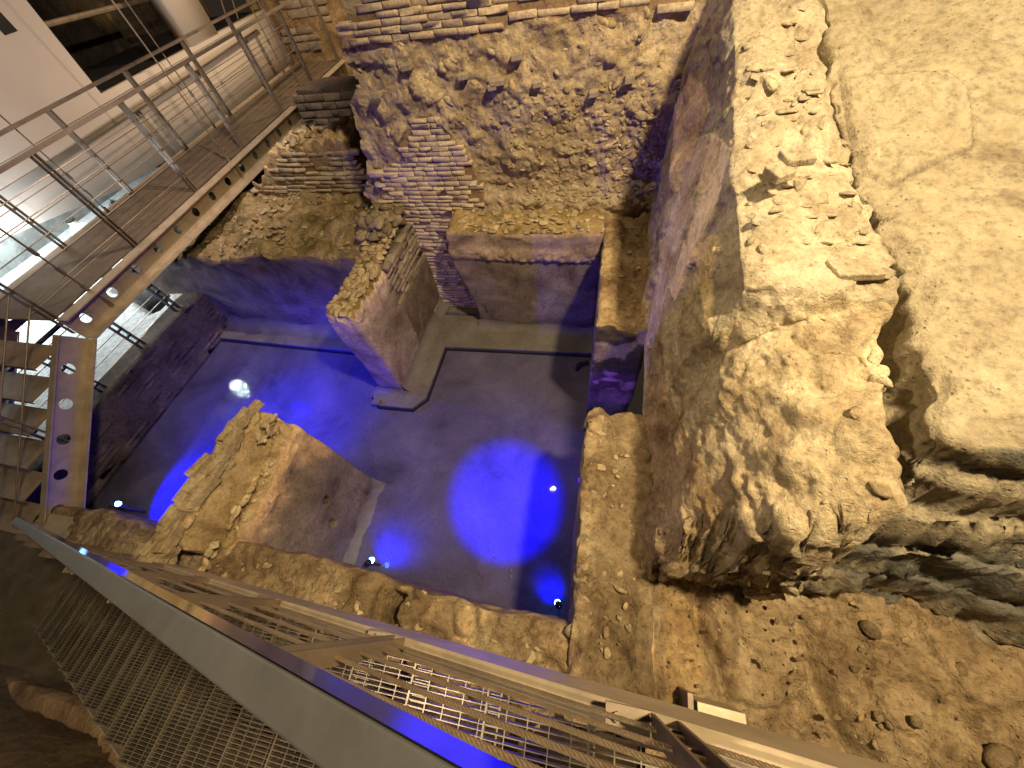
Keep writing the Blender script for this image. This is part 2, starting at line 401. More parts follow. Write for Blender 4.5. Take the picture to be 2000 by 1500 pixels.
def wall(name, loc, label, cat, parts, group=None):
    root = empty(name, loc, label, cat, group)
    for (pn, geo, mat, sm, tint) in parts:
        V, Fc = geo[:2]; mk(pn, rel(V, root), Fc, mat, root, sm, tint)
    return root
def fillet(a, b, nrm, s=.16):  # quarter-round foot, added at the back walls to catch blue lamp light
    a = np.array(a, float); b = np.array(b, float); nrm = np.array(nrm, float); n = 40; k = 6; V = []
    for i in range(n+1):
        p = a+(b-a)*i/n
        for j in range(k+1):
            t = j/k*math.pi/2; sz = s*(1+.03*math.sin(i*1.3)+.10*math.sin(i*.35)+.04*math.sin(i*.71))
            V.append(p+nrm*sz*(1-math.sin(t))+np.array([0, 0, sz*(1-math.cos(t))]))
    return np.array(V), gridf(n+1, k+1)
def topstones(n, lo, hi, z, s=(.02, .07), **k):
    c = np.stack([RNG.uniform(lo[0], hi[0], n), RNG.uniform(lo[1], hi[1], n), np.zeros(n)], 1)
    c[:, 2] = z(c[:, 0], c[:, 1]) if callable(z) else z+RNG.uniform(-.015, .015, n)
    return stones(c, RNG.uniform(s[0], s[1], n)*RNG.uniform(.6, 1.1, n), **k)

# ---- middle block in front of the back wall
def dmid(P):
    top = sst(P[..., 2], 1.75, 2.0)
    d = vnoise3(P*1.6, 5, 3)*.03+vnoise3(P*7, 9, 3)*(.006+.018*top)[..., None]
    band = sst(P[..., 2], 1.52, 1.60)*(1-sst(P[..., 2], 1.66, 1.8))
    d[..., 1] -= .05*band*(.5+.7*lump(P, 9, 4))*(P[..., 1] < 4.5)
    d[..., 0] += -.12*sst(P[..., 2], .2, 2.)*(P[..., 0] < -1.9)+.05*np.sin(P[..., 2]*3)*(P[..., 0] < -1.9)
    return d
B = block((-2.10, 4.3, -.05), (.03, 4.98, 2.02), .022, .07, dmid)
Vs, Fs = merge([B['x0'], B['x1'], B['y0'], B['y1']])
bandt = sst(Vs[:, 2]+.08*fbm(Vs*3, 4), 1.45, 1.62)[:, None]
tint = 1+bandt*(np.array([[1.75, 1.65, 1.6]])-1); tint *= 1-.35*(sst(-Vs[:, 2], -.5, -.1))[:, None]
St = topstones(170, (-2.05, 4.34), (0, 4.85), 2.02, (.02, .075), flat=.4)
c = np.stack([RNG.uniform(-1.9, -.1, 17), np.full(17, 4.37)+RNG.uniform(0, .06, 17), np.full(17, 2.0)], 1)
St2 = stones(c, RNG.uniform(.03, .065, 17), flat=.4, tintvar=.2)
V2, F2 = merge([St[:2], St2[:2]])
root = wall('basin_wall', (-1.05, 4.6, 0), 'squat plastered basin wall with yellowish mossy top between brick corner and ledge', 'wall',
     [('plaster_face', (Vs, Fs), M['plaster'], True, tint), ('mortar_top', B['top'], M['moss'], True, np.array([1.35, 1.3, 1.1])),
      ('top_rubble', (V2, F2), M['stone'], False, np.concatenate([St[2], St2[2]])*1.15), ('foot_fillet', fillet((-2.08, 4.30, .085), (.02, 4.31, .085), (0, -1, 0), .14), M['curb'], True, None)])

# ---- back left basin wall, its rubble top climbs towards the back
def dbl(P):
    top = sst(P[..., 2], 1.4, 1.7)
    d = vnoise3(P*1.1, 15, 3)*.05+vnoise3(P*5, 19, 3)*(.012+.05*top)[..., None]
    d[..., 2] += top*(.06*(P[..., 1]-3.9)+.10*fbm(P[..., [0, 1, 1]]*2.2, 8)-.10*sst(-P[..., 0], 5.5, 7.5)+.05*lump(P, 5, 7))
    return d
B = block((-8.6, 3.9, -.05), (-3.3, 5.9, 1.76), .04, .09, dbl)
zf = lambda x, y: 1.775+.06*(y-3.9)+.03*np.sin(x*3)-.10*sst(-x, 5.5, 7.5)
St = topstones(420, (-7.0, 3.98), (-3.3, 5.6), zf, (.018, .065), flat=.5)
Vs, Fs = merge([B['x0'], B['x1'], B['y0'], B['y1']])
wall('basin_wall', (-6, 4.6, 0), 'long dark plastered basin wall with broken rubble top at the far left of the pool', 'wall',
     [('plaster_face', (Vs, Fs), M['plaster'], True, np.array([.72, .7, .72])), ('rubble_core', B['top'], M['moss'], True, None),
      ('top_rubble', St[:2], M['stone'], False, St[2]*.75), ('foot_fillet', fillet((-7.5, 3.90, .085), (-3.5, 3.90, .085), (0, -1, 0), .2), M['curb'], True, None)])

# ---- pier standing between the two basins
def dp1(P):
    top = sst(P[..., 2], 1.55, 1.8)
    d = vnoise3(P*1.5, 25, 3)*.035+vnoise3(P*8, 29, 3)*(.006+.028*top)[..., None]
    d[..., 2] += top*(.06*lump(P, 8, 7)+.10*sst(P[..., 1], 3.6, 4.4))
    mid = np.clip(1-((P[..., 2]-.9)/.95)**2, 0, 1)
    d[..., 0] += .05*mid*(P[..., 0] > -3.2)-.16*sst(P[..., 1], 3.3, 4.6)*(P[..., 2] > 1.2)
    return d
B = block((-3.50, 2.70, -.05), (-3.02, 4.95, 1.83), .02, .09, dp1)
Vx, Fx = B['x1']; back = Vx[Fx].mean(1)[:, 1]+.12*fbm(Vx[Fx].mean(1)*3, 3) > 3.66
pl = compact(Vx, Fx[~back]); cr = compact(Vx, Fx[back])
Vs, Fs = merge([B['x0'], B['y0'], B['y1'], pl])
edge = 1+.9*sst(Vs[:, 2]+.1*fbm(Vs*4, 9), 1.45, 1.7)[:, None]*np.array([[1, .95, 1.0]])
bk = bricks(3.62, 4.86, .05, 1.80, -3.02, '+x', .085, .24, .014, proud=.012, keep=lambda u, v: u > 3.66+.1*math.sin(v*7)+.25*max(0, .9-v), tintvar=.25)
St = topstones(330, (-3.47, 2.76), (-3.08, 4.75), lambda x, y: 1.86+.10*sst(y, 3.6, 4.4), (.025, .085), flat=.55)
V3, F3 = fillet((-3.51, 2.68, .085), (-3.00, 2.68, .085), (0, -1, 0), .09); V4, F4 = fillet((-3.0, 2.7, .085), (-3.0, 4.8, .085), (1, 0, 0), .17)
wall('pier_wall', (-3.25, 3.8, 0), 'free standing plastered pier wall with golden rubble top jutting into the middle of the pool', 'wall',
     [('plaster_face', (Vs, Fs), M['plaster'], True, edge*1.25), ('mortar_bed', cr, M['mortar'], True, None), ('brick_facing', bk[:2], M['brick'], False, bk[2]*.8),
      ('rubble_core', B['top'], M['moss'], True, np.array([1.15, 1.05, .9])), ('top_rubble', St[:2], M['stone'], False, St[2]*1.05), ('foot_fillet', merge([(V3, F3), (V4, F4)]), M['curb'], True, None)])
c = np.stack([RNG.uniform(-3.55, -3.05, 60), RNG.uniform(4.15, 4.8, 60), RNG.uniform(1.95, 2.2, 60)], 1)
St = stones(c, RNG.uniform(.04, .12, 60), flat=.7)
mk('rubble_heap', St[0], St[1], M['stone'], None, False, St[2]*.62, label='dark heap of broken stones where the pier meets the brick corner', cat='rubble')

# ---- near left pier, higher broken ridge on its left side
def dp2(P):
    top = sst(P[..., 2], 1.5, 1.8)
    d = vnoise3(P*1.4, 35, 3)*.03+vnoise3(P*8, 39, 3)*(.004+.035*top)[..., None]
    d[..., 2] += top*(.33*sst(-P[..., 0], 3.03, 3.09)-.10*np.exp(-((P[..., 0]+3.01)/.03)**2)*(P[..., 1] < .75)+.10*sst(P[..., 1], .55, .95)*(P[..., 0] > -3.05)+.06*lump(P, 7, 7))
    d[..., 0] += -.05*sst(P[..., 2], 1.2, 1.9)*(P[..., 0] > -3)
    return d
B = block((-3.22, -.12, -.05), (-2.84, 1.16, 1.86), .017, .08, dp2)
Vs, Fs = merge([B['x0'], B['x1'], B['y0'], B['y1']])
er = sst(Vs[:, 2]+.25*fbm(Vs*2.5, 9)+.45*sst(Vs[:, 1], .5, 1.2), 1.6, 1.85)[:, None]
hol = np.zeros(len(Vs))
for (hy, hz) in ((.62, 1.02), (.42, .72)):
    hol = np.maximum(hol, 1-sst(np.hypot((Vs[:, 1]-hy)*1.6, Vs[:, 2]-hz), .05, .072))
Vs = Vs.copy(); Vs[:, 0] -= .17*hol*(Vs[:, 0] > -3)
tint = (1+er*np.array([[1.3, 1.0, .6]]))*(1-.6*hol)[:, None]  # shade inside the holes is darkened into the tint
sl = []
for k in range(120):
    y = RNG.uniform(-.30, 1.08); sl.append((RNG.uniform(-3.27, -3.10), y, 2.19+RNG.uniform(-.05, .10)))
for k in range(22):
    y = RNG.uniform(-.35, .55); sl.append((-2.99+RNG.uniform(-.02, .02), y, 1.96+RNG.uniform(-.03, .03)))
for k in range(26):
    sl.append((RNG.uniform(-3.18, -2.96), RNG.uniform(.85, 1.1), 2.10+RNG.uniform(-.05, .08)))
St = stones(np.array(sl), np.r_[RNG.uniform(.045, .085, 120), RNG.uniform(.035, .055, 22), RNG.uniform(.025, .05, 26)], flat=.7, elong=2.0, angular=.5, yaw=1.5, tintvar=.2)
St2 = topstones(36, (-3.05, .0), (-2.92, 1.1), 1.90, (.012, .035))
bkr = []
for k in range(34):
    y = -.30+k*.042; bkr.append((-3.15+RNG.uniform(-.07, .06), y, 2.285+RNG.uniform(-.03, .05)))
V2, F2 = merge([St[:2], St2[:2]])
mbk = MB()
for (x, y, z) in bkr[::1]:
    a = RNG.normal(1.45, .18); mbk.frame_box((x, y, z), np.array([math.cos(a), math.sin(a), RNG.normal(0, .1)])*RNG.uniform(.07, .12), np.array([-math.sin(a), math.cos(a), 0])*RNG.uniform(.022, .04), (0, 0, RNG.uniform(.025, .05)))
root = wall('pier_wall', (-3.05, .5, 0), 'near pier wall with two small holes in its plaster and a broken stone ridge along its left side', 'wall',
     [('plaster_face', (Vs, Fs), M['plaster'], True, tint), ('rubble_core', B['top'], M['stone'], True, np.array([.95, .88, .75])),
      ('top_rubble', (V2, F2), M['stone'], False, np.concatenate([St[2], St2[2]])*1.1), ('foot_fillet', fillet((-2.85, 0, .0), (-2.85, 1.15, .0), (1, 0, 0), .24), M['floor'], True, None)])
mbk.build('broken_bricks', M['stone'], root, bevel=.008)

# ---- front wall along the near side, sinking to the left
def zfront(x): return 1.88-.95*sst(-x, 3.5, 6.6)
def dfr(P):
    top = sst(P[..., 2], 1.5, 1.8)
    d = vnoise3(P*1.3, 45, 3)*.03+vnoise3(P*6, 49, 3)*(.006+.03*top)[..., None]
    f1, f2, idv = worley(P*np.array([4.2, 4.2, 3.]), 12)
    big = sst(P[..., 0], -2.2, -1.5)
    d[..., 2] += top*big*(.075*np.clip((f2-f1)*3, 0, 1)*(.4+idv)-.03)+top*.03*lump(P, 9, 4)-.25*top*sst(-P[..., 1], .42, .7)
    d[..., 2] -= top*.35*np.exp(-((P[..., 0]+1.22-.1*np.sin(P[..., 1]*9))/.045)**2)*(P[..., 1] < -.05)
    d[..., 2] -= (1.88-zfront(P[..., 0]))*sst(P[..., 2], .0, 1.8)
    d[..., 1] += .03*np.sin(P[..., 0]*2.1)+.16*sst(P[..., 0], -1.6, -.1)*0
    return d
B = block((-6.9, -.95, -.05), (.10, .0, 1.88), .022, .06, dfr)
Vt, Ft = B['top']; f1, f2, idv = worley(Vt*np.array([4.2, 4.2, 3.]), 12)
k = sst(Vt[:, 0], -2.2, -1.5)*sst(f2-f1, .05, .2)*(idv > .45)
tt = 1+k[:, None]*np.array([[.45, .42, .35]])*(.5+idv)[:, None]
Vs, Fs = merge([B['x0'], B['x1'], B['y0'], B['y1']])
St = topstones(150, (-6.0, -.42), (-.1, -.05), lambda x, y: zfront(x)+.0, (.012, .055), flat=.4, angular=.5)
root = wall('front_wall', (-3, -.3, 0), 'low rubble wall along the near side of the pool, beside the metal stair', 'wall',
     [('plaster_face', (Vs, Fs), M['plaster'], True, np.array([1.2, 1.1, 1.])), ('rubble_core', B['top'], M['earth'], True, tt*1.2), ('top_rubble', St[:2], M['stone'], False, St[2])])
mbk = MB(); mbk.frame_box((-3.62, -.24, 1.90), (.12, .02, .01), (-.02, .09, 0), (0, 0, .08)); mbk.build('squared_block', M['stone'], root, bevel=.02)

# ---- ledge wall on the right in two stretches with a gap between them
def dled(P):
    top = sst(P[..., 2], 1.6, 1.9)
    d = vnoise3(P*1.6, 55, 3)*.022+vnoise3(P*8, 59, 3)*(.005+.022*top)[..., None]
    d[..., 2] += top*(-.06*sst(P[..., 0], .2, .3)*(1-sst(P[..., 0], .46, .54))+.035*lump(P, 7, 3))
    d[..., 1] += .10*fbm(P[..., [0, 0, 2]]*5, 4)*(np.abs(P[..., 1]-1.72) < .15)
    return d
B = block((.02, 2.72, -.05), (.62, 4.98, 1.96), .022, .05, dled)
Vt, Ft = B['top']; tt = 1+.35*(1-sst(Vt[:, 0]+.03*fbm(Vt*6, 4), .10, .16))[:, None]*np.ones((1, 3))
Vs, Fs = merge([B['x0'], B['x1'], B['y1']])
V0, F0 = B['y0']; bl = sst(fbm(V0*3.2, 7, 4), -.05, .02)[:, None]; bl = np.where(V0[:, 2:3] < .75, bl*.3, bl)
St = topstones(55, (.08, 2.8), (.5, 4.7), 1.945, (.01, .045), flat=.35, angular=.5)
wall('ledge_wall', (.3, 3.8, 0), 'far stretch of the ledge wall with a blotchy violet plastered end, ending before the gap', 'wall',
     [('side_face', (Vs, Fs), M['plaster'], True, None), ('plaster_end', (V0, F0), M['plaster'], True, .55+bl*np.array([[1.7, 1.65, 1.75]])), ('mortar_top', B['top'], M['earth'], True, tt*np.array([1.15, 1.1, .95])),
      ('top_rubble', St[:2], M['stone'], False, St[2])])
B = block((.03, -.55, -.05), (.62, 1.74, 1.93), .022, .06, dled)
Vt, Ft = B['top']; le = (1-sst(Vt[:, 0]+.03*fbm(Vt*6, 4), .14, .2))[:, None]
f1, f2, idv = worley(Vt*np.array([5, 4.2, 3.]), 12); jo = sst(f2-f1, .02, .09)[:, None]
Vt = Vt.copy(); Vt[:, 2] += (.03*jo*le)[:, 0]
tt = 1.05+le*(jo*.75-.3)*np.ones((1, 3))
St = topstones(60, (.08, -.4), (.5, 1.65), 1.895, (.008, .04), flat=.35, angular=.5)
c = np.stack([np.full(16, .14)+RNG.uniform(-.03, .04, 16), np.linspace(-.05, 1.6, 16), np.full(16, 1.93)], 1)
St2 = stones(c, RNG.uniform(.05, .09, 16), flat=.35); V2, F2 = merge([St[:2], St2[:2]])
wall('ledge_wall', (.3, .6, 0), 'near stretch of the ledge wall, edged with pale stones above the blue water', 'wall',
     [('side_face', merge([B['x0'], B['x1'], B['y0'], B['y1']]), M['plaster'], True, None), ('mortar_top', (Vt, Ft), M['earth'], True, tt), ('top_rubble', (V2, F2), M['stone'], False, np.concatenate([St[2], St2[2]]))])

# ---- dark brick wall on the left side of the pool
B = block((-7.95, -.9, -.05), (-7.5, 4.1, .90), .05, .05, noisy(.03, 2.5, 65))
Vs, Fs = merge(list(B.values()))
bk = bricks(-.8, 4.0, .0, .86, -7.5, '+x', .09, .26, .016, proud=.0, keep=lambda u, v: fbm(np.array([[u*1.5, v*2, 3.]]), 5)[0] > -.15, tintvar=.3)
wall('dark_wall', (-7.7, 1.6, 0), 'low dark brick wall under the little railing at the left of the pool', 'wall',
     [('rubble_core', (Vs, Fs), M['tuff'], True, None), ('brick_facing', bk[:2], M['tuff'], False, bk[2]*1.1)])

# ---- tall brick and rubble wall at the back
BU = [(640,-400), (1420,-400), (1340,14), (1180,22), (1000,38), (988,62), (850,75), (760,86), (668,98), (660,60), (690,20), (700,-60)]
BL = [(838,220), (800,236), (778,300), (748,340), (742,425), (768,450), (800,520), (845,600), (850,640), (945,640), (900,540), (875,460), (880,425), (945,405), (940,360), (915,310), (885,270), (860,240)]
OUT = [(790,-400), (740,-60), (700,10), (664,62), (663,105), (692,170), (668,212), (690,262), (700,300), (712,350), (706,385), (735,416), (765,425), (780,480), (815,560), (850,660), (1400,660), (1400,-400)]
ST = [(880,190), (1330,150), (1330,395), (930,398), (945,345), (900,290), (850,210)]
gx, gz = np.meshgrid(np.arange(-3.9, .72, .018), np.arange(-.1, 5.2, .018), indexing='ij')
P = np.stack([gx, 0*gx+4.85, gz], -1); px, py = proj(P)
jit = 9*fbm(P*5, 2); pxj, pyj = px+jit, py+8*fbm(P*5, 5)
inb = inpoly(pxj, pyj, BU) | inpoly(pxj, pyj, BL)
f1, f2, idv = worley(P*np.array([7, 7, 9.]), 3); lum = np.clip((f2-f1)*2.2, 0, 1)
f1b, f2b, _ = worley(P*np.array([2.2, 2.2, 3.]), 33)
rough = .11*fbm(P*1.8, 12, 5)+.022*lum*(.3+idv)+.06*np.clip(f2b-f1b, 0, .6)+.05*fbm(P*7, 15, 4)
low = sst(py, 345, 400)*(px > 930)
rough = rough-.10*sst(py, 300, 380)*(px > 930)*(1-low)+.0
leftstrip = sst(-px, -790, -700)*(py > 130)*(py < 430)
dep = np.where(inb, .0, rough-.02-.10*leftstrip)
P[..., 1] -= dep
ok = inpoly(px+5*fbm(P*6, 21), py, OUT); Fc = gridf(*gx.shape); okf = ok.ravel()[Fc].all(1)
PV = P.reshape(-1, 3); tn = np.ones((len(PV), 3))
pale = (sst(-pyj, -230, -60)*(pxj > 700)).ravel()[:, None]; tn *= 1+.25*pale
inbr = inb.ravel()
Fr = Fc[okf & ~inbr[Fc].any(1)]; Fm = Fc[okf & inbr[Fc].any(1)]
root = empty('back_wall', (-1.3, 4.9, 0), 'tall ancient wall at the back, brick facing above and below a rubble core', 'wall')
v_, f_, t_ = compact(PV, Fr, tn); mk('rubble_core', rel(v_, root), f_, M['cap'], root, True, t_*np.array([.86, .80, .72]))
v_, f_ = compact(PV, Fm); mk('mortar_bed', rel(v_, root), f_, M['mortar'], root, True, np.array([2.0, 1.8, 1.6]))
def keepU(u, v):
    x, y = proj((u, 4.85, v)); return bool(inpoly(np.array(x+7*vn(np.array([[u*4, 0, v*9]]), 3)[0]), np.array(y), BU) & inpoly(np.array(x), np.array(y), OUT))
def keepL(u, v):
    x, y = proj((u, 4.85, v)); return bool(inpoly(np.array(x+14*vn(np.array([[u*4, 0, v*9]]), 3)[0]), np.array(y+0.), BL))
b1 = bricks(-3.6, .7, 3.5, 5.15, 4.85, '-y', .060, .25, .010, keep=keepU, proud=.016, tintvar=.12, miss=.05)
b2 = bricks(-3.6, -.9, -.05, 3.2, 4.85, '-y', .064, .21, .011, keep=keepL, proud=.03, tintvar=.14)
mk('brick_facing', rel(b1[0], root), b1[1], M['brick'], root, False, b1[2]*1.4)
mk('brick_facing', rel(b2[0], root), b2[1], M['brick'], root, False, b2[2]*1.5)
# cobbles of the core
cs = []; ss = []
for k in range(4200):
    u, v = RNG.uniform(-2.9, .62), RNG.uniform(1.9, 4.2); x, y = proj((u, 4.85, v)); x = float(x); y = float(y)
    if not inpoly(np.array(x), np.array(y), ST): continue
    if RNG.random() > .16+.30*sst(x, 950, 1150): continue
    cs.append((u, v)); ss.append(RNG.uniform(.018, .040)*(1.7 if RNG.random() < .18 else 1))
cs = np.array(cs); i_ = np.clip(((cs[:, 0]+3.9)/.018).astype(int), 0, gx.shape[0]-1); j_ = np.clip(((cs[:, 1]+.1)/.018).astype(int), 0, gx.shape[1]-1)
cc = np.stack([cs[:, 0], P[i_, j_, 1]-.004, cs[:, 1]], 1)
St = stones(cc, ss, flat=.6, up=np.array([[1,0,0],[0,0,-.55],[0,.8,0]], float), tintvar=.28, elong=1.9, angular=.52)
cs = []; ss = []
for k in range(1500):
    u, v = RNG.uniform(-3.2, .5), RNG.uniform(2.0, 4.1); x, y = (float(q) for q in proj((u, 4.85, v)))
    if inpoly(np.array(x), np.array(y), ST) or inpoly(np.array(x), np.array(y), BU) or inpoly(np.array(x), np.array(y), BL) or not inpoly(np.array(x), np.array(y), OUT): continue
    if RNG.random() > .3: continue
    cs.append((u, v)); ss.append(RNG.uniform(.02, .07))
cs = np.array(cs); i_ = np.clip(((cs[:, 0]+3.9)/.018).astype(int), 0, gx.shape[0]-1); j_ = np.clip(((cs[:, 1]+.1)/.018).astype(int), 0, gx.shape[1]-1)
cc2 = np.stack([cs[:, 0], P[i_, j_, 1]+.012, cs[:, 1]], 1)
St2 = stones(cc2, ss, flat=.45, up=UPY, tintvar=.14, elong=2.2, angular=.5)
V2, F2 = merge([St[:2], St2[:2]])
mk('core_stones', rel(V2, root), F2, M['stone'], root, False, np.concatenate([St[2]*1.25, St2[2]*1.3]))
b3 = []
mbk = MB()
for (x, y, w_) in ((972, 160, .17), (962, 169, .1), (1050, 163, .1), (905, 148, .12), (1160, 182, .1), (1010, 110, .12), (1230, 155, .1), (735, 185, .12), (795, 130, .13)):
    q = aty(x, y, 4.80); mbk.frame_box(q, (w_*.5, 0, .005), (0, .05, 0), (0, 0, .028))
mbk.build('loose_bricks', M['brick'], root, bevel=.008)
mk('wall_body', rel(merge(list(block((-3.0, 5.02, -.1), (.9, 5.7, 5.2), .2, .1).values()))[0], root), merge(list(block((-3.0, 5.02, -.1), (.9, 5.7, 5.2), .2, .1).values()))[1], M['core'], root, True)

# ---- smaller wall further back, left, and the dark hollow behind it
def dsm(P):
    d = vnoise3(P*1.5, 75, 3)*.05+vnoise3(P*7, 79, 3)*.03
    d[..., 2] += sst(P[..., 2], 2.3, 2.6)*(.12*lump(P, 5, 3)+.06*np.sin(P[..., 0]*4))-.6*sst(P[..., 2], 1.6, 2.5)*sst(-P[..., 0], 5.2, 6.4)-.16*(1-sst(P[..., 2], 1.5, 2.2))*np.clip(1-((P[..., 0]+5.3)/1.0)**2, 0, 1)
    return d
B = block((-6.45, 5.6, 1.5), (-4.15, 6.35, 2.62), .035, .06, dsm)
Vs, Fs = merge([B['x0'], B['x1'], B['y0'], B['y1']])
bk = bricks(-6.4, -4.2, 1.9, 2.6, 5.6, '-y', .07, .26, .014, keep=lambda u, v: fbm(np.array([[u*2, 0, v*3.]]), 8)[0] > -.25 and v < 2.58-.6*float(sst(-u, 5.2, 6.4)), proud=.02, tintvar=.2)
St = topstones(120, (-6.2, 5.7), (-4.3, 6.25), lambda x, y: 2.68-.6*sst(-x, 5.2, 6.4), (.03, .09))
wall('small_brick_wall', (-5.4, 5.9, 1.5), 'short curved brick wall with bright broken top under the footbridge', 'wall',
     [('rubble_core', (Vs, Fs), M['core'], True, np.array([.8, .72, .62])), ('brick_facing', bk[:2], M['brick'], False, bk[2]), ('mortar_top', B['top'], M['core'], True, np.array([1.25, 1.15, 1.])), ('top_rubble', St[:2], M['stone'], False, St[2])])
B = block((-6.75, 8.3, -.2), (-3.2, 8.9, 2.6), .08, .08, noisy(.08, 1.6, 85))
bk = bricks(-6.7, -4.6, .4, 2.5, 8.3, '-y', .15, .38, .03, proud=.06, tintvar=.25, keep=lambda u, v: fbm(np.array([[u*2, 0, v*3.]]), 18)[0] > -.2)
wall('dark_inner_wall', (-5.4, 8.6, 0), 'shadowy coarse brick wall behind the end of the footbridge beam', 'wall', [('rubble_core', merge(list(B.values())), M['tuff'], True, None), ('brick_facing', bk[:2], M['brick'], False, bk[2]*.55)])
B = block((-10.2, 12.4, -.2), (-2.6, 13.0, 6.2), .07, .08, noisy(.10, 1.1, 95))
bk = bricks(-9.4, -6.9, 2.3, 3.9, 12.4, '-y', .17, .5, .03, proud=.05, tintvar=.2, keep=lambda u, v: fbm(np.array([[u*1.5, 0, v*2.]]), 28)[0] > -.2 and u < -7.6)
wall('far_wall', (-6.5, 12.7, 0), 'brown earthen wall with a few rough courses beyond the footbridge', 'wall', [('rubble_core', merge(list(B.values())), M['core'], True, np.array([.85, .7, .5])), ('rough_courses', bk[:2], M['brick'], False, bk[2]*.9)])

# ground behind and below the ruins
gx, gy = np.meshgrid(np.linspace(-12.6, 3, 110), np.linspace(4.9, 13.2, 70), indexing='ij')
P = np.stack([gx, gy, .3+0*gx], -1); P[..., 2] += .25*fbm(P*.9, 61, 5)+.12*lump(P, 3, 6)
mk('ground', P.reshape(-1, 3), gridf(110, 70), M['darkearth'], smooth=True, kind='structure')
B = block((-9.2, 5.3, .3), (-7.5, 7.4, 1.75), .06, .3, noisy(.25, 1.4, 97))
wall('rubble_bank', (-8.2, 6.4, .3), 'dark rounded bank of rubble under the left edge of the footbridge', 'rubble', [('rubble_core', merge(list(B.values())), M['tuff'], True, np.array([1.3, 1.2, 1.4]))])

# ================================================================== THE ROCKY MASS ON THE RIGHT
ys_ = [-.2, .5, .8, 1.2, 1.6, 1.66, 2.65, 3.8, 5.0, 7.0, 12.]
def zt(y): return np.interp(y, ys_, [3.12, 3.20, 3.32, 3.40, 3.44, 3.51, 3.70, 4.08, 4.40, 4.62, 4.75])
def xR(y):
    y = np.asarray(y, float); q = np.stack([y*7, 0*y+2.2, 0*y], -1); q2 = np.stack([y*22, 0*y+5.2, 0*y], -1)
    return .055*fbm(q, 3, 3)+.02*fbm(q2, 6, 2)+np.interp(y, [.3, .55, .66, .9, 1.13, 1.35, 1.62, 2.1, 2.5, 2.8, 3.1, 5, 9], [1.26, 1.32, 1.35, 1.39, 1.40, 1.43, 1.51, 1.49, 1.42, 1.37, 1.33, 1.35, 1.6])
def ctrl(y):
    k = sst(y, 1.58, 1.70)[..., None]; z = zt(y); xr = xR(y)
    gap = np.interp(y, [0, .6, 1.3, 2.0, 2.6, 2.95, 3.2], [.11, .10, .09, .055, .03, .015, 0.])
    dp = np.interp(y, [0, 2.0, 2.8, 3.1, 9], [1.1, .8, .3, .03, .02])
    hi = [(.56, 1.80+0*y), (.575, 2.2+0*y), (.60, 2.7+0*y), (.66, z-.55), (.73, z-.22), (.77, z-.03), (.90, z+.02), (1.1, z+.01), (xr-.05, z), (xr, z-.02), (xr+.02, z-dp), ]
    lo = [(.56, 1.80+0*y), (.58, 2.05+0*y), (.62, 2.35+0*y), (.69, 2.66+0*y), (.78, z-.46), (.88, z-.28), (1.0, z-.12), (1.14, z-.03), (xr-.05, z-.0), (xr, z-.09), (xr-.02, z-1.1)]
    H = np.stack([np.stack([a+0*y, b], -1) for a, b in hi], -2); L = np.stack([np.stack([a+0*y, b], -1) for a, b in lo], -2)
    return H*k[..., None]+L*(1-k[..., None])
def ctrl2(y):
    z = np.interp(y, ys_, [3.24, 3.26, 3.32, 3.40, 3.47, 3.49, 3.70, 4.08, 4.40, 4.62, 4.75])+.02; xr = xR(y)
    gap = np.interp(y, [0, .6, .9, 1.3, 1.6, 2.0, 2.6, 2.95, 3.2], [.15, .16, .17, .15, .10, .065, .04, .02, .012])
    dp = np.interp(y, [0, 2.0, 2.8, 3.1, 9], [1.4, 1.1, .5, .08, .03])
    gap = gap*.85
    sh = np.interp(y, [0, 1.5, 2.5, 3.2], [.06, .08, .07, .01])
    c = [(xr+.0+gap*.5, z-dp), (xr+gap, z-dp*.5), (xr+gap*1.15, z-sh), (xr+gap+.09, z-sh*.4), (xr+gap+.24, z+.0), (xr+.9, z+.03), (xr+2.2, z+.12), (xr+5, z+.25), (xr+9, z+.4)]
    return np.stack([np.stack([a+0*y, b], -1) for a, b in c], -2)
def loft(ctrlf, ycs, counts):
    C_ = ctrlf(ycs); out = []
    for s_, n in enumerate(counts):
        t = np.linspace(0, 1, n, endpoint=(s_ == len(counts)-1))
        out.append(C_[:, s_, None, :]*(1-t)[None, :, None]+C_[:, s_+1, None, :]*t[None, :, None])
    XZ = np.concatenate(out, 1)
    K = np.array([.1, .2, .4, .2, .1])      # soften the corners a little
    Q = XZ.copy()
    for _ in range(3):
        Z = np.pad(Q, ((0, 0), (2, 2), (0, 0)), 'edge'); Q = sum(K[i]*Z[:, i:i+Q.shape[1]] for i in range(5)); Q[:, 0] = XZ[:, 0]; Q[:, -1] = XZ[:, -1]
    return np.stack([Q[..., 0], np.repeat(ycs[:, None], Q.shape[1], 1), Q[..., 1]], -1)
ycs = np.concatenate([np.arange(.36, 3.4, .0115), np.arange(3.4, 5.2, .02), np.arange(5.2, 8.5, .1)])
cnt = [30, 36, 40, 26, 18, 14, 18, 26, 8, 40][:10]
P = loft(ctrl, ycs, [30, 36, 40, 26, 18, 16, 22, 30, 8, 80])
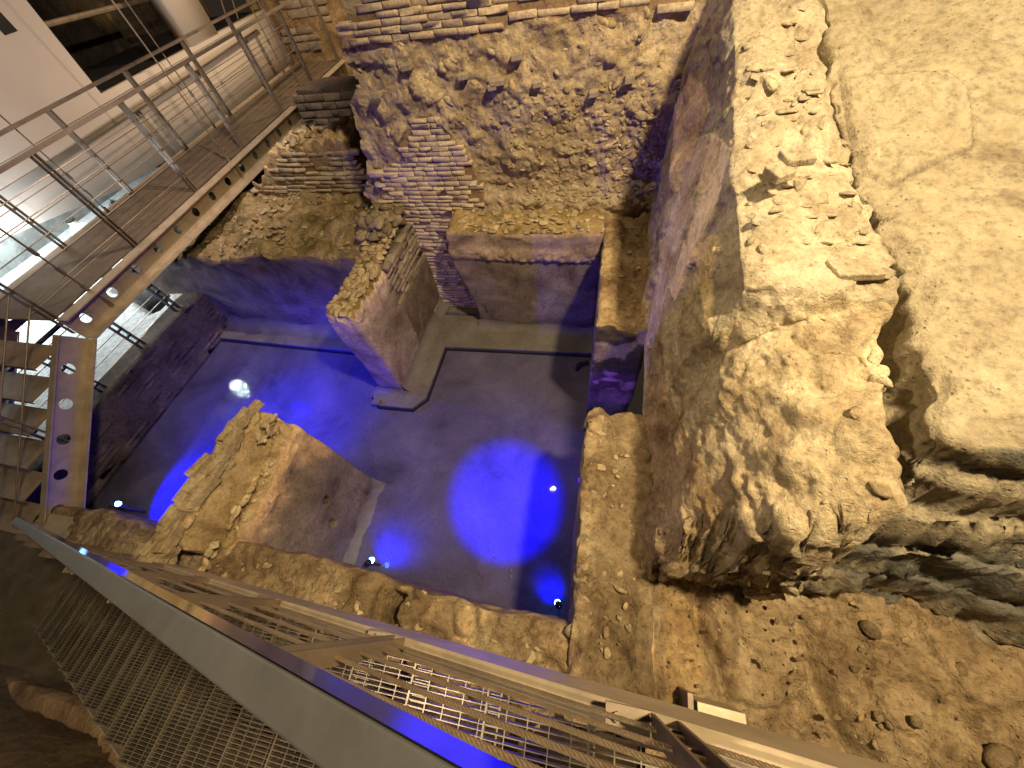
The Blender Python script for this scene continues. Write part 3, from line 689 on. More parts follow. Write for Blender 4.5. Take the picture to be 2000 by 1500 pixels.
# broken front face: the mass falls away to the ground in ragged layers
def front_drop(P, y0, wd, s):
    q = P*np.array([2.2, 0, 1.]); lay = .075*fbm(np.stack([P[..., 0]*1.6, 0*P[..., 0], P[..., 2]*7], -1), s, 4)+.05*fbm(np.stack([P[..., 0]*6, 0*P[..., 0], P[..., 2]*16], -1), s+3, 3)
    k = sst(P[..., 1]+lay*.9, y0, y0+wd)
    Q = P.copy(); Q[..., 2] = 1.78+(P[..., 2]-1.78)*k
    Q[..., 1] -= (1-k)*k*4*.10*(1+4*lay)
    return Q
P = front_drop(P, .42, .24, 5)
N = normals(P); N *= np.where(N[..., 2:3].mean() < 0, -1, 1)
top = sst(N[..., 2], .45, .85)
hiY = sst(P[..., 1], 1.6, 1.7)
f1, f2, id1 = worley(P*np.array([5.5, 4.2, 5]), 3); boul = np.clip(.62-f1, 0, .6)
f1c, f2c, id2 = worley(P*np.array([10, 8, 10]), 13); boul2 = np.clip(.6-f1c, 0, .6)
fD, fE, _ = worley(P*np.array([20., 20, 20]), 23)
slab = sst(fbm(P*np.array([3.2, 2.6, 3.]), 41, 3), -.03, .03)
face = 1-sst(P[..., 0], .68, .9)
d = .085*fbm(P*1.7, 70, 4)+.035*fbm(P*6, 74, 4)+.012*(.5-fD)
d = d+(1-hiY)*sst(P[..., 0], .7, .85)*(.09*boul*(.3+id1)+.035*boul2*(.2+id2)+.06*fbm(P*3.1,44,4)-.035*np.clip(fbm(P*8, 47, 3)-.18, 0, 1)*4*.5)
d = d+hiY*top*(.03*slab+.05*boul*id1+.02*boul2*id2)+face*(.02*boul2*id2-.03*slab)
frontm = 1-sst(P[..., 1], .55, .8)
lay = fbm(np.stack([P[..., 0]*2.0, P[..., 1]*2, P[..., 2]*13], -1), 91, 4)
d = d+frontm*(.10*lay)
d *= sst(P[..., 2], 1.78, 1.95)*.95+.05
ed = sst(P[..., 0]-xR(P[..., 1]), -.10, -.01); d = d*(1-ed)+ed*np.clip(d, -.05, .008)
P2 = P+N*d[..., None]
# the leaning scar of old plaster on the inner face
px, py = proj(P2); wob = 6*fbm(P2*6, 3); pxj = px+wob; pyj = py+wob
A1 = inpoly(pxj, pyj, [(1348,148), (1378,170), (1386,215), (1368,262), (1342,330), (1330,372), (1306,368), (1312,300), (1322,210)])
A2 = inpoly(pxj, pyj, [(1366,272), (1392,262), (1352,400), (1330,480), (1306,560), (1285,640), (1262,690), (1262,600), (1285,520), (1300,440), (1325,360)])
A3 = inpoly(pxj, pyj, [(1398,262), (1428,290), (1392,420), (1362,500), (1318,590), (1306,560), (1340,470), (1368,360)])
A4 = inpoly(pxj, pyj, [(1376,462), (1402,458), (1410,480), (1396,520), (1390,640), (1372,640), (1374,560), (1356,500)])
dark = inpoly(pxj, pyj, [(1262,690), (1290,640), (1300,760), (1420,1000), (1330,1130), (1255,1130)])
T = np.ones(P2.shape); 
T[:] = (1.0+.0*T)
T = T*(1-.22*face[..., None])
T = np.where(A1[..., None], [1.5, 1.4, 1.2], T); T = np.where(A4[..., None], [1.25, 1.18, 1.0], T)
T = np.where(A2[..., None], [1.15, 1.12, 1.25], T); T = np.where(A3[..., None], [1.55, 1.5, 1.55], T)
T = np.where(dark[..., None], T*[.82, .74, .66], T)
lump_ = np.where(A1 | A4, .014, 0.)-np.where(A2, .035, 0); P2 = P2+N*lump_[..., None]
sm = (A2 | A3)[..., None]; P2 = np.where(sm, P+N*(-.01)+N*(.4*(d*0+.05*fbm(P*1.7, 70, 3)))[..., None], P2)
cut = T.copy()
Fc = gridf(*P.shape[:2])[:, ::-1]; PV = P2.reshape(-1, 3); TV = T.reshape(-1, 3)
cf = PV[Fc].mean(1); capm = (cf[:, 1] > 1.62) & (hiY.ravel()[Fc].mean(1) > .5) & ((cf[:, 0] > .74+.03*fbm(cf*4, 2)))
Ns = np.cross(PV[Fc[0, 1]]-PV[Fc[0, 0]], PV[Fc[0, 2]]-PV[Fc[0, 0]])
root = empty('ruined_wall', (1.0, 2.5, 1.8), 'massive broken wall stump of pale rubble rising right of the ledge, split from the bank by a deep crack', 'ruin')
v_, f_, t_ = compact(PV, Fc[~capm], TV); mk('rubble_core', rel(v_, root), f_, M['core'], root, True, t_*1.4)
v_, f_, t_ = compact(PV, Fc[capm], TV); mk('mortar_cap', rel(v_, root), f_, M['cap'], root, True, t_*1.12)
# stones bedded in the mass
def on_grid(PG, NG, n, ok, off=.0):
    res = []; nr = []
    tries = 0
    while len(res) < n and tries < n*30:
        tries += 1; i = RNG.integers(0, PG.shape[0]); j = RNG.integers(0, PG.shape[1]); p = PG[i, j]
        if ok(p, NG[i, j]): res.append(p+NG[i, j]*off); nr.append(NG[i, j])
    return np.array(res), np.array(nr)
c1, _ = on_grid(P2, N, 90, lambda p, n: n[2] > .85 and 1.75 < p[1] < 4.4 and .84 < p[0] < xR(p[1])-.05)
s1 = stones(c1, RNG.uniform(.02, .065, len(c1)), flat=.3, tintvar=.12, elong=1.9, angular=.48)
c2, _ = on_grid(P2, N, 7, lambda p, n: n[2] > .6 and .62 < p[1] < 1.6 and .8 < p[0] < xR(p[1])-.04)
s2 = stones(c2, RNG.uniform(.018, .06, len(c2)), flat=.55, tintvar=.12, angular=.5)
mk('bedded_stones', rel(s1[0], root), s1[1], M['cap'], root, False, s1[2])
mk('bedded_stones', rel(s2[0], root), s2[1], M['core'], root, False, s2[2]*1.25)
mbk = MB(); q = atz(1665, 530, 3.56)
mbk.frame_box((q[0], q[1], 3.57), (.105, .01, .0), (-.02, .055, .006), (0, 0, .022)); q = atz(1590, 825, 3.42)
q = atz(1560, 300, 3.86)
mbk.frame_box((q[0], q[1], q[2]-.02), (.07, .01, .0), (-.02, .05, .006), (0, 0, .02)); q = atz(1525, 330, 3.82)
mbk.frame_box((q[0], q[1], q[2]-.02), (.05, .03, .0), (-.03, .05, .006), (0, 0, .025))
o = mbk.build('flat_slabs', M['cap'], root, bevel=.008)
q = atz(1622, 830, 3.36)
for (pxx, pyy, z_, s_) in ((1757, 707, 3.22, .03), (1745, 948, 3.2, .05)):
    q = atz(pxx, pyy, z_); st = stones([q], [s_], flat=.9)
    mk('loose_stone', st[0], st[1], M['core'], None, False, st[2]*1.2, label='small round stone wedged at the %s of the dark crack' % ('top' if pyy < 800 else 'bottom'), cat='stone')

# the bank beyond the crack
ycb = np.concatenate([np.arange(.4, 3.4, .014), np.arange(3.4, 6, .04), np.arange(6, 13.5, .15)])
P = loft(ctrl2, ycb, [36, 44, 10, 14, 60, 60, 30, 12])
xx = P[..., 0]
y0 = .60+.05*np.sin(xx*2.1)+.14*fbm(P*np.array([2.2, 0, 0]), 6, 4)
lay = .10*fbm(np.stack([xx*2.2, P[..., 1]*2.5, 0*xx], -1), 5, 5)
def terr(y, y0):      # three ragged steps down to the excavation floor
    t = np.clip((y-y0+.14)/.50, 0, 1); return t+.045*np.sin(t*2*np.pi*5)*np.sin(t*np.pi)
k = terr(P[..., 1]+lay, y0); keep = sst(xx, 1.0, 1.25)
Z = P[..., 2].copy(); P[..., 2] = 1.76+(Z-1.76)*np.clip(k, 0, 1)
N = normals(P); N *= -1 if N[..., 2].mean() < 0 else 1
f1, f2, id1 = worley(P*np.array([3.4, 3.4, 4]), 3); f1c, f2c, id2 = worley(P*np.array([9, 9, 9]), 13)
near = 1-sst(P[..., 0]-xR(P[..., 1]), .22, .5)*sst(P[..., 1], 1.0, 1.6)
d = .05*fbm(P*1.1, 70, 4)+.010*fbm(P*7, 74, 4)+near*(.06*fbm(P*4, 73, 4)+.05*np.clip(.6-f1c, 0, .6)*id2)
fr = (1-sst(P[..., 1], .9, 1.15))
d = d+fr*(.05*np.clip(.6-f1, 0, .6)*id1+.05*fbm(np.stack([xx*2, P[..., 1]*2, P[..., 2]*15], -1), 92, 4)+.03*fbm(P*5,95,4))
d *= sst(P[..., 2], 1.76, 1.9)
ce = 1-sst(P[..., 0]-xR(P[..., 1]), .06, .16)*1.0; d = d*(1-.9*ce*(P[..., 1] < 3))
P = P+N*d[..., None]
px, py = proj(P); pw = 5*fbm(P*7, 5)
# hairline cracks where the plaster floor has split into plates
def crack(pts, wd):
    r = np.zeros(px.shape)
    for (x1, y1), (x2, y2) in zip(pts[:-1], pts[1:]):
        dx, dy = x2-x1, y2-y1; t = np.clip(((px+pw-x1)*dx+(py+pw-y1)*dy)/(dx*dx+dy*dy), 0, 1)
        r = np.maximum(r, 1-sst(np.hypot(px+pw-x1-t*dx, py+pw-y1-t*dy), wd*.3, wd))
    return r
ck = np.maximum(crack([(1640,150), (1780,142), (1850,140), (1890,175), (1900,240), (1896,290), (1830,318), (1775,345), (1735,365)], 4.5), crack([(1640,150), (1655,235), (1668,285)], 3.5))
plate = inpoly(px+pw, py+pw, [(1650,155), (1850,142), (1892,180), (1897,290), (1830,318), (1735,365), (1690,340), (1665,270)])
P[..., 2] += .018*plate-.02*ck
T = np.ones(P.shape)*(1-.45*ck)[..., None]; strat = sst(fbm(np.stack([P[..., 0]*1.5, P[..., 1], P[..., 2]*9], -1), 7, 4), .02, .2)[..., None]*(P[..., 1] < .95)[..., None]; T = T*(1-strat*np.array([[.55, .5, .4]]))*np.where(P[..., 1:2] < 1.0, .85, 1)
mk('bank', P.reshape(-1, 3), gridf(*P.shape[:2])[:, ::-1], M['bank'], smooth=True, tint=T.reshape(-1, 3), kind='structure')

# the lower excavation floor in front
gx, gy = np.meshgrid(np.concatenate([np.arange(.56, 2.9, .014), np.arange(2.9, 7, .06)]), np.concatenate([np.arange(-3.2, -.9, .05), np.arange(-.9, 1.25, .014)]), indexing='ij')
P = np.stack([gx, gy, 1.84+0*gx], -1)
px, py = proj(P)
f1, f2, id1 = worley(P*np.array([3.6, 3.6, 1]), 8); f1c, f2c, id2 = worley(P*np.array([9, 9, 1.]), 18)
P[..., 2] += .10*fbm(P*1.7, 81, 5)+.05*fbm(P*5, 84, 5)+.03*fbm(P*17, 85, 3)-.10*np.clip(.10-np.abs(fbm(P*2.4, 88, 3)), 0, 1)*6*sst(gx, .7, 1.1)+.10*np.clip(.55-f1, 0, .6)*id1+.05*np.clip(.55-f1c, 0, .6)*id2*sst(gx, 1.2, 1.8)+.10*sst(gx, 1.3, 3.)
P[..., 2] -= .16*np.exp(-((gx-1.02+.06*np.sin(gy*8))/.05)**2)*sst(gy, -.5, .1)     # gully
P[..., 2] -= .14*np.exp(-((gx-1.62-.35*(gy-.3)**2+.1*gy)/.05)**2)*sst(-gy, -.5, .0)
P[..., 2] -= .22*np.exp(-((gx-1.55)/.14)**2-((gy+.18)/.16)**2)
P[..., 2] += .02*(gx < .66)
T = np.ones(P.shape); T *= (1-.28*sst(fbm(P*2.2, 87, 4), .0, .25)*(gx < 1.2))[..., None]
T = np.where((gx < .62)[..., None], [1.5, 1.4, 1.25], T); T = np.where((gy < -.2)[..., None], T*.9, T)
ridge = inpoly(gx+.02*fbm(P*5, 3), gy, [(.70,.45), (.95,.45), (1.0,.0), (.86,-.35), (.70,-.4)]); T = np.where(ridge[..., None], T*[1.3, 1.25, 1.1], T)
mk('ground', P.reshape(-1, 3), gridf(*P.shape[:2]), M['earth'], smooth=True, tint=(T*1.5).reshape(-1, 3), kind='structure')
c = np.stack([RNG.uniform(.7, 3.2, 300), RNG.uniform(-.9, .5, 300), np.full(300, 1.88)], 1)
c[:, 2] = 1.865+.07*fbm(c*1.7, 81, 4); st = stones(c, RNG.uniform(.006, .022, 300)*(c[:, 0]*.4+.5), flat=.5)
mk('ground_rubble', st[0], st[1], M['earth'], None, False, st[2]*1.35, label='scatter of small stones lying on the brown excavation floor at lower right', cat='rubble', kind='stuff')
for k, (x_, y_, s_) in enumerate(((1826, 1325, .04), (1790, 1410, .035), (1876, 1310, .04), (1950, 1480, .07), (1700, 1230, .05))):
    q = atz(x_, y_, 1.93); st = stones([q], [s_], flat=.7, angular=.8)
    mk('ground_stone', st[0], st[1], M['earth'], None, True, st[2]*1.15, label=['rounded stone left of two others below the ragged ledge', 'rounded stone in the hollow nearer the stair beam', 'rounded stone, the right one of the group below the ragged ledge', 'largest stone, in the lower right corner of the ground', 'stone lying alone close under the layered ledge'][k], cat='stone', group='stones on the lower ground')

# dark ground under and behind the near stair; stair shade painted into the tint
gx, gy = np.meshgrid(np.arange(-9, .64, .05), np.arange(-4.2, -.50, .05), indexing='ij')
P = np.stack([gx, gy, 0*gx], -1)
stz = np.interp(gx, [-6, .6], [.55, 1.75])
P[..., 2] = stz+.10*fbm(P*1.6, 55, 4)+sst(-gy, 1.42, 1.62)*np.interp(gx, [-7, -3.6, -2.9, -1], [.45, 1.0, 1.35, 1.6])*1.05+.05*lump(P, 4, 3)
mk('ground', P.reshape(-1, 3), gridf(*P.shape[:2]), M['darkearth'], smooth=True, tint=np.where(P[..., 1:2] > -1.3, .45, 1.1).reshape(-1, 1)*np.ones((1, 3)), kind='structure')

# ================================================================== LEFT SIDE: LOWER ROOM, TALL WALL, DARK RECESS
def prism_yz(pts, x0, x1):
    bm = bmesh.new(); f = bm.faces.new([bm.verts.new((x1, y, z)) for y, z in pts])
    r = bmesh.ops.extrude_face_region(bm, geom=[f]); bmesh.ops.translate(bm, verts=[v for v in r['geom'] if isinstance(v, bmesh.types.BMVert)], vec=(x0-x1, 0, 0))
    bmesh.ops.triangulate(bm, faces=bm.faces[:]); bmesh.ops.recalc_face_normals(bm, faces=bm.faces[:])
    V = np.array([v.co[:] for v in bm.verts]); Fc = np.array([[v.index for v in f.verts] for f in bm.faces]); bm.free(); return V, Fc
root = empty('rendered_wall', (-9.65, 3, 1.8), 'tall smooth cream rendered wall behind the footbridge with dark openings', 'wall')
V, Fc = prism_yz([(-3,2.9), (3.34,2.42), (5.49,2.08), (7.7,1.98), (12.3,1.8), (12.3,3.25), (10.9,3.25), (6.58,3.25), (6.85,6.4), (-3,6.4)], -9.85, -9.5)
mk('wall_panel', rel(V, root), Fc, M['creamwall'], root)
V, Fc = prism_yz([(9.25,3.25), (10.15,3.25), (10.15,6.4), (9.25,6.4)], -9.85, -9.51); mk('pillar', rel(V, root), Fc, M['creamwall'], root)
q = atx(4, 44, -9.5); MB().box((-9.53, q[1]-.12, q[2]-.12), (-9.49, q[1]+.10, q[2]+.12)).build('vent_hole', M['black'], root)
B = block((-13.4, 4, 2.4), (-12.9, 14, 6.4), .12, .05, noisy(.12, .9, 105))
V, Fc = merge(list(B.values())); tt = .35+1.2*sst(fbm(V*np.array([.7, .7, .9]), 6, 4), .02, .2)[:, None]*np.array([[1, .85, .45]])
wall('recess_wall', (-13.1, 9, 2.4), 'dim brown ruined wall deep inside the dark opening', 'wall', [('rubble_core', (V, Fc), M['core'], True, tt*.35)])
MB().box((-13.4, 4.0, 3.06), (-9.86, 13, 3.12)).build('ground', M['black'], None, kind='structure')  # black sheet over the ceiling slab, painting the recess dark
root = empty('recess_pipe', atx(75, 50, -10.6), 'thin horizontal ledge pipe crossing the dark opening at top left', 'pipe')
MB().tube([atx(75, 52, -10.6), atx(300, 2, -10.6)+np.array([0, .8, 0])], .045).build('pipe', M['pipe'], root)
mb = MB()
for x_ in (430, 452): mb.tube([atx(x_, -5, -10.3), atx(x_+14, 40, -10.3)], .018)
mb.build('thin_pipes', M['pipe'], root)

# lower room: pale floor with a dark pit, back wall, ceiling lamp
gx, gy = np.meshgrid(np.arange(-13.6, -7.78, .07), np.arange(-3, 9, .07), indexing='ij')
P = np.stack([gx, gy, .84+0*gx], -1)
px, py = proj(P); pit = inpoly(px+4*fbm(P*3, 4), py+4*fbm(P*3, 9), [(205,560), (262,518), (330,572), (326,590), (312,606), (296,612), (278,604), (262,588)])
P[..., 2] += .02*fbm(P*1.5, 4)-.8*pit
T = np.where(pit[..., None], .04, 1.)*np.ones(P.shape)
mk('room_floor', P.reshape(-1, 3), gridf(*P.shape[:2]), rock('room_floor_white', [(.50, .50, .48), (.60, .61, .59), (.66, .67, .65)], .8, .1, .01, 12, pits=.15), smooth=True, tint=T.reshape(-1, 3), kind='structure')
root = empty('white_wall', (-13.6, 3, .8), 'white plastered wall of the brightly lit lower room', 'wall')
V, Fc = prism_yz([(-3,.7), (8.9,.7), (8.9,2.9), (-3,2.9)], -13.8, -13.5); mk('wall_panel', rel(V, root), Fc, M['whitewall'], root)
root = empty('room_ceiling', (-11.5, 3, 2.8), 'flat white ceiling slab above the lit lower room, lamp panel let into it', 'ceiling')
MB().box((-13.5, -3, 2.92), (-9.86, 9, 3.05)).build('slab', M['whitewall'], root)
MB().box((-12.4, 1.0, 2.88), (-11.2, 6.0, 2.915)).build('lamp_panel', M['whitelamp'], root)
al = bpy.data.lights.new('room_lamp', 'AREA'); al.shape = 'RECTANGLE'; al.size = 1.1; al.size_y = 5; al.energy = 170; al.color = (.82, .93, 1)
ao = bpy.data.objects.new('room_lamp', al); COL.objects.link(ao); ao.location = (-11.8, 3.5, 2.86); ao.parent = None
pt = bpy.data.lights.new('room_lamp', 'POINT'); pt.energy = 55; pt.color = (.85, .95, 1); pt.shadow_soft_size = .03
po = bpy.data.objects.new('room_lamp', pt); COL.objects.link(po); po.location = (-8.95, 3.42, 2.2)

# pale jar and small plant in the lit room
def lathe(prof, c, n=24):
    V = []; Fc = []
    for r, z in prof: V += [(c[0]+r*math.cos(2*math.pi*k/n), c[1]+r*math.sin(2*math.pi*k/n), c[2]+z) for k in range(n)]
    for i in range(len(prof)-1): Fc += [(i*n+k, i*n+(k+1) % n, (i+1)*n+(k+1) % n, (i+1)*n+k) for k in range(n)]
    return V, Fc
c = (-12.0, 5.45, .84); root = empty('pale_jar', c, 'pale rounded jar with a dark rim standing in the lit lower room', 'jar')
mb = MB(); mb.add(*lathe([(.001, .01), (.10, .01), (.20, .10), (.25, .22), (.22, .34), (.13, .42), (.085, .47), (.085, .53)], c)); mb.build('body', M['clay'], root, smooth=True)
mb = MB(); mb.add(*lathe([(.085, .53), (.10, .545), (.095, .57), (.06, .575), (.001, .56)], c)); mb.build('rim', M['black'], root, smooth=True)
c = np.array([-12.0, 6.5, .84]); root = empty('potted_plant', c, 'small dark bushy plant behind the footbridge deck in the lit room', 'plant')
V = []; Fc = []; n = 0
for k in range(260):
    d = RNG.normal(size=3); d /= np.linalg.norm(d); p = c+np.array([0, 0, .28])+d*RNG.uniform(.02, .17)
    a = RNG.normal(size=3); a /= np.linalg.norm(a); b = np.cross(a, d); b /= max(np.linalg.norm(b), 1e-6); V += [p-a*.035, p+b*.015, p+a*.035, p-b*.015]; Fc.append((n, n+1, n+2, n+3)); n += 4
mk('foliage', rel(V, root), Fc, plain('plant_leaf', (.03, .05, .03), .6), root)
mb = MB(); mb.add(*lathe([(.001, 0), (.07, 0), (.09, .13), (.08, .13)], c)); mb.build('pot', M['clay'], root, smooth=True)

# railing on the low dark wall
root = empty('small_railing', (-7.66, 2, .88), 'dark railing of twin posts and steel wires on top of the low brick wall', 'railing')
for y in (3.45, 2.56, 1.66, .76):
    mb = MB()
    for s in (-.045, .045):
        mb.box((-7.70+s*0-.012, y+s-.008, .86), (-7.62, y+s+.008, 1.86))
    for z in np.arange(1.0, 1.8, .15): mb.box((-7.685, y-.036, z), (-7.635, y+.036, z+.02))
    mb.box((-7.74, y-.08, .86), (-7.58, y+.08, .885))
    mb.build('post', M['darkrail'], root)
mb = MB(); mb.box((-7.70, .5, 1.86), (-7.62, 3.6, 1.89)); mb.build('handrail', M['darkrail'], root)
for z in np.arange(1.03, 1.8, .15):
    MB().tube([(-7.66, .5, z), (-7.66, 3.6, z)], .007, 6).build('wire', M['rope'], root)

# ================================================================== FOOTBRIDGE
def plate_holes(o, u, v, L, Ht, th, holes, r):
    """plate of length L along u, height Ht along v, with round holes at (s, t)"""
    o, u, v = (np.array(q, float) for q in (o, u, v)); u /= np.linalg.norm(u); v = v-u*np.dot(u, v); v /= np.linalg.norm(v); nrm = np.cross(u, v)
    mb = MB(); hs = sorted(holes); n = 24; prev = 0
    def pt(s, t, k): return o+u*s+v*t+nrm*(th/2*k)
    def quad(a, b):
        for k in (-1, 1): mb.add([pt(a, 0, k), pt(b, 0, k), pt(b, Ht, k), pt(a, Ht, k)], [(0,1,2,3) if k > 0 else (3,2,1,0)])
        for t in (0, Ht): mb.add([pt(a, t, -1), pt(b, t, -1), pt(b, t, 1), pt(a, t, 1)], [(0,1,2,3)])
    for (s, t) in hs:
        hw = Ht/2; a, b = s-hw, s+hw
        if a > prev+1e-4: quad(prev, a)
        ang = [2*math.pi*k/n for k in range(n)]
        def sq(th_):
            c_, s_ = math.cos(th_), math.sin(th_); m = max(abs(c_), abs(s_)); return s+hw*c_/m, Ht/2+hw*s_/m
        for kk in (-1, 1):
            V = [pt(s+r*math.cos(q), t+r*math.sin(q), kk) for q in ang]+[pt(*sq(q), kk) for q in ang]
            mb.add(V, [(i, (i+1) % n, n+(i+1) % n, n+i) for i in range(n)])
        V = [pt(s+r*math.cos(q), t+r*math.sin(q), k) for k in (-1, 1) for q in ang]; mb.add(V, [(i, (i+1) % n, n+(i+1) % n, n+i) for i in range(n)])
        for t2 in (0, Ht): mb.add([pt(a, t2, -1), pt(b, t2, -1), pt(b, t2, 1), pt(a, t2, 1)], [(0,1,2,3)])
        prev = b
    quad(prev, L); return mb
def bx(y): return -6.62-.052*(y-1.9)
DZ = 2.36; YE = 11.1; Y0 = 1.90
root = empty('footbridge', (-7.4, 6, DZ), 'bronze brown steel footbridge with perforated side beam crossing above the ruins', 'footbridge')
u = np.array([bx(YE)-bx(Y0), YE-Y0, 0]); LB = np.linalg.norm(u); ub = u/LB; nb = np.array([ub[1], -ub[0], 0])   # nb towards the pool
WB = 1.42
def bp(s, w_, z): return np.array([bx(Y0), Y0, 0])+ub*s-nb*w_+np.array([0, 0, z])
for nm, w0 in (('side_beam', 0), ('far_beam', WB)):
    ob = bp(0, w0, DZ-.36); hs = [(.22+.484*k, .17) for k in range(19)]
    web = plate_holes(ob, ub, (0,0,1), LB, .34, .012, hs, .068)
    o_ = web.build(nm, M['steel'] if w0 == 0 else M['rail'], root)
    sg = 1 if w0 == 0 else -1
    for nm2, zz in (('top_flange', DZ-.015), ('bottom_flange', DZ-.355)):
        mb = MB(); a = bp(0, w0-sg*.005*0, zz)+nb*sg*.075; b = bp(LB, w0, zz)+nb*sg*.075; mb.bar(a, b, .18, .014)
        f_o = mb.build(nm2, M['steel'], root); f_o.parent = o_
mb = MB(); mb.frame_box((bp(0, WB/2, DZ)+bp(LB, WB/2, DZ))/2-np.array([0, 0, .01]), ub*LB/2, nb*(WB/2-.06), (0, 0, .008))
mb.build('deck_plate', M['deck'], root)
mb = MB()
for k in range(13): mb.bar(bp(.7*k+.3, .05, DZ-.10), bp(.7*k+.3, WB-.05, DZ-.10), .06, .12)
mb.build('cross_members', M['rail'], root)
mb = MB(); mb.bar(bp(0, .52, DZ+.001), bp(LB, .52, DZ+.001), .012, .004); mb.build('deck_seam', M['rope'], root)
def twin_post(p, up=1.25, along=ub, w=.045, side=nb, nm='post', mat=None, par=None):
    mb = MB()
    for s in (-1, 1): mb.frame_box(p+along*s*w*.62+np.array([0, 0, up/2-.12]), along*.006, side*.032, (0, 0, up/2+.12))
    for z in np.arange(.22, up-.05, .2): mb.frame_box(p+np.array([0, 0, z]), along*w*.5, side*.012, (0, 0, .01))
    return mb.build(nm, mat or M['rail'], par)
nearS = [(y-Y0)/ub[1] for y in (1.92, 3.40, 4.86, 6.36, 7.92, 9.44, 10.95)]
farS = [(y-Y0)/ub[1] for y in (1.92, 3.36, 4.84, 6.40, 7.95, 9.5, 10.95)]
for sgn, SS, w0 in ((1, nearS, .0), (-1, farS, WB)):
    for s in SS: twin_post(bp(s, w0+sgn*.05, DZ), par=root)
    mb = MB(); mb.bar(bp(-.02, w0+sgn*.05, DZ+1.27), bp(LB, w0+sgn*.05, DZ+1.27), .085, .035); mb.build('handrail', M['rail'], root)
    for z in np.arange(.24, 1.15, .2):
        MB().tube([bp(0, w0+sgn*.05, DZ+z), bp(LB, w0+sgn*.05, DZ+z)], .006, 6).build('wire', M['rail'], root)
for (s, w0, lean) in ((3.95, .02, (-.0, 0)), (7.0, .02, (.0, 0)), (.55, .02, (0, 0)), (2.4, WB-.02, (0, 0)), (5.5, WB-.02, (0, 0)), (8.6, WB-.02, (0, 0))):
    a = bp(s, w0, DZ-.3); b = a+np.array([lean[0], lean[1], 4.6]); mb = MB(); mb.tube([a, b], .012, 6)
    for z in (.34, .62, .9): mb.tube([a+(b-a)*(z/4.6)-np.array([0,0,.05]), a+(b-a)*(z/4.6)+np.array([0,0,.05])], .026, 8)
    mb.tube([a+np.array([0,0,.0]), a+np.array([0,0,.34])], [.045, .02], 8)
    mb.build('hanger_rod', M['rail'], root)

# stair coming down from the footbridge to the landing
root = empty('bridge_stair', (-7.3, .8, 1.0), 'short open stair of brown plate treads dropping from the footbridge towards the landing', 'stair')
LZ = .98; yb, ye = 1.90, -.36; dz = DZ-LZ
A0 = np.array([-6.60, yb, DZ]); A1_ = np.array([-6.45, ye, LZ]); dv = A1_-A0; LS = np.linalg.norm(dv); ds = dv/LS
for nm, off in (('side_beam', 0), ('far_beam', -1.38)):
    upv = np.array([0, ds[2]*-ds[1]*0, 1.]); hs = [(.42+.455*k, .17) for k in range(5)]
    web = plate_holes(A0+np.array([off, 0, -.36]), ds, (0,0,1), LS, .34*math.cos(math.atan2(dz, yb-ye))+.03, .012, hs, .07)
    wo_ = web.build(nm, M['steel'] if off == 0 else M['rail'], root)
    v2 = np.array([0, 0, 1.])-ds*ds[2]; v2 /= np.linalg.norm(v2); sx = 1 if off == 0 else -1
    for nm2, t in (('top_flange', .32), ('bottom_flange', -.01)):
        mb = MB(); a = A0+np.array([off+sx*(.03 if t > 0 else .06), 0, -.36])+v2*t; b = a+ds*LS; mb.bar(a, b, .09 if t > 0 else .14, .014); q_o = mb.build(nm2, M['steel'], root); q_o.parent = wo_
nt_ = 6
for k in range(nt_):
    y = 1.66-.345*k; z = DZ-.22*(k+1)+.02
    mb = MB(); mb.box((-7.93, y-.375, z-.03), (-6.62, y-.015, z)); mb.box((-7.93, y-.375, z-.06), (-6.62, y-.367, z-.03)); mb.build('tread', M['tread'], root, bevel=.004)
for s in (.0, .55, 1.): 
    p = A0+dv*s+np.array([-.04, 0, 0])
    if 0 < s < 1: twin_post(p, 1.2, np.array([0, 1., 0]), par=root, side=np.array([1., 0, 0]))
for z in np.arange(.24, 1.15, .2):
    MB().tube([A0+np.array([-.06, 0, z]), A0+np.array([-.06, 0, z])+dv], .009, 6).build('wire', M['rail'], root)
mb = MB(); mb.bar(A0+np.array([-.06, 0, 1.27]), A0+dv+np.array([-.06, 0, 1.27]), .08, .035); mb.build('handrail', M['rail'], root)

# landing at the foot of both stairs
root = empty('stair_landing', (-7, -.8, LZ), 'brown steel landing plate where the two stairs meet at the lower left', 'landing')
MB().box((-9.2, -1.95, LZ-.09), (-3.9, -.42, LZ-.05)).build('floor_plate', M['deck'], root)
mb = MB()
for k in range(176): mb.box((-9.2+.030*k, -1.93, LZ-.03), (-9.2+.030*k+.005, -.43, LZ))
for y_ in (-1.93, -1.55, -1.17, -.79, -.44): mb.box((-9.2, y_, LZ-.032), (-3.92, y_+.006, LZ-.002))
mb.build('grating', M['grate'], root)
MB().box((-8.6, -.40, LZ-.20), (-5.55, -.31, LZ+.06)).build('edge_beam', M['steel'], root)
mb = MB(); mb.frame_box((-5.95, -.30, LZ+.08), (.36, .02, 0), (-.10, .17, 0), (0, 0, .008)); mb.build('gusset_plate', M['steel'], root)
for x_, y_ in ((-6.0, -.36), (-5.8, -.20)):
    mb = MB(); mb.tube([(x_, y_, LZ+.085), (x_, y_, LZ+.115)], .022, 8); mb.build('bolt', M['steel'], root)

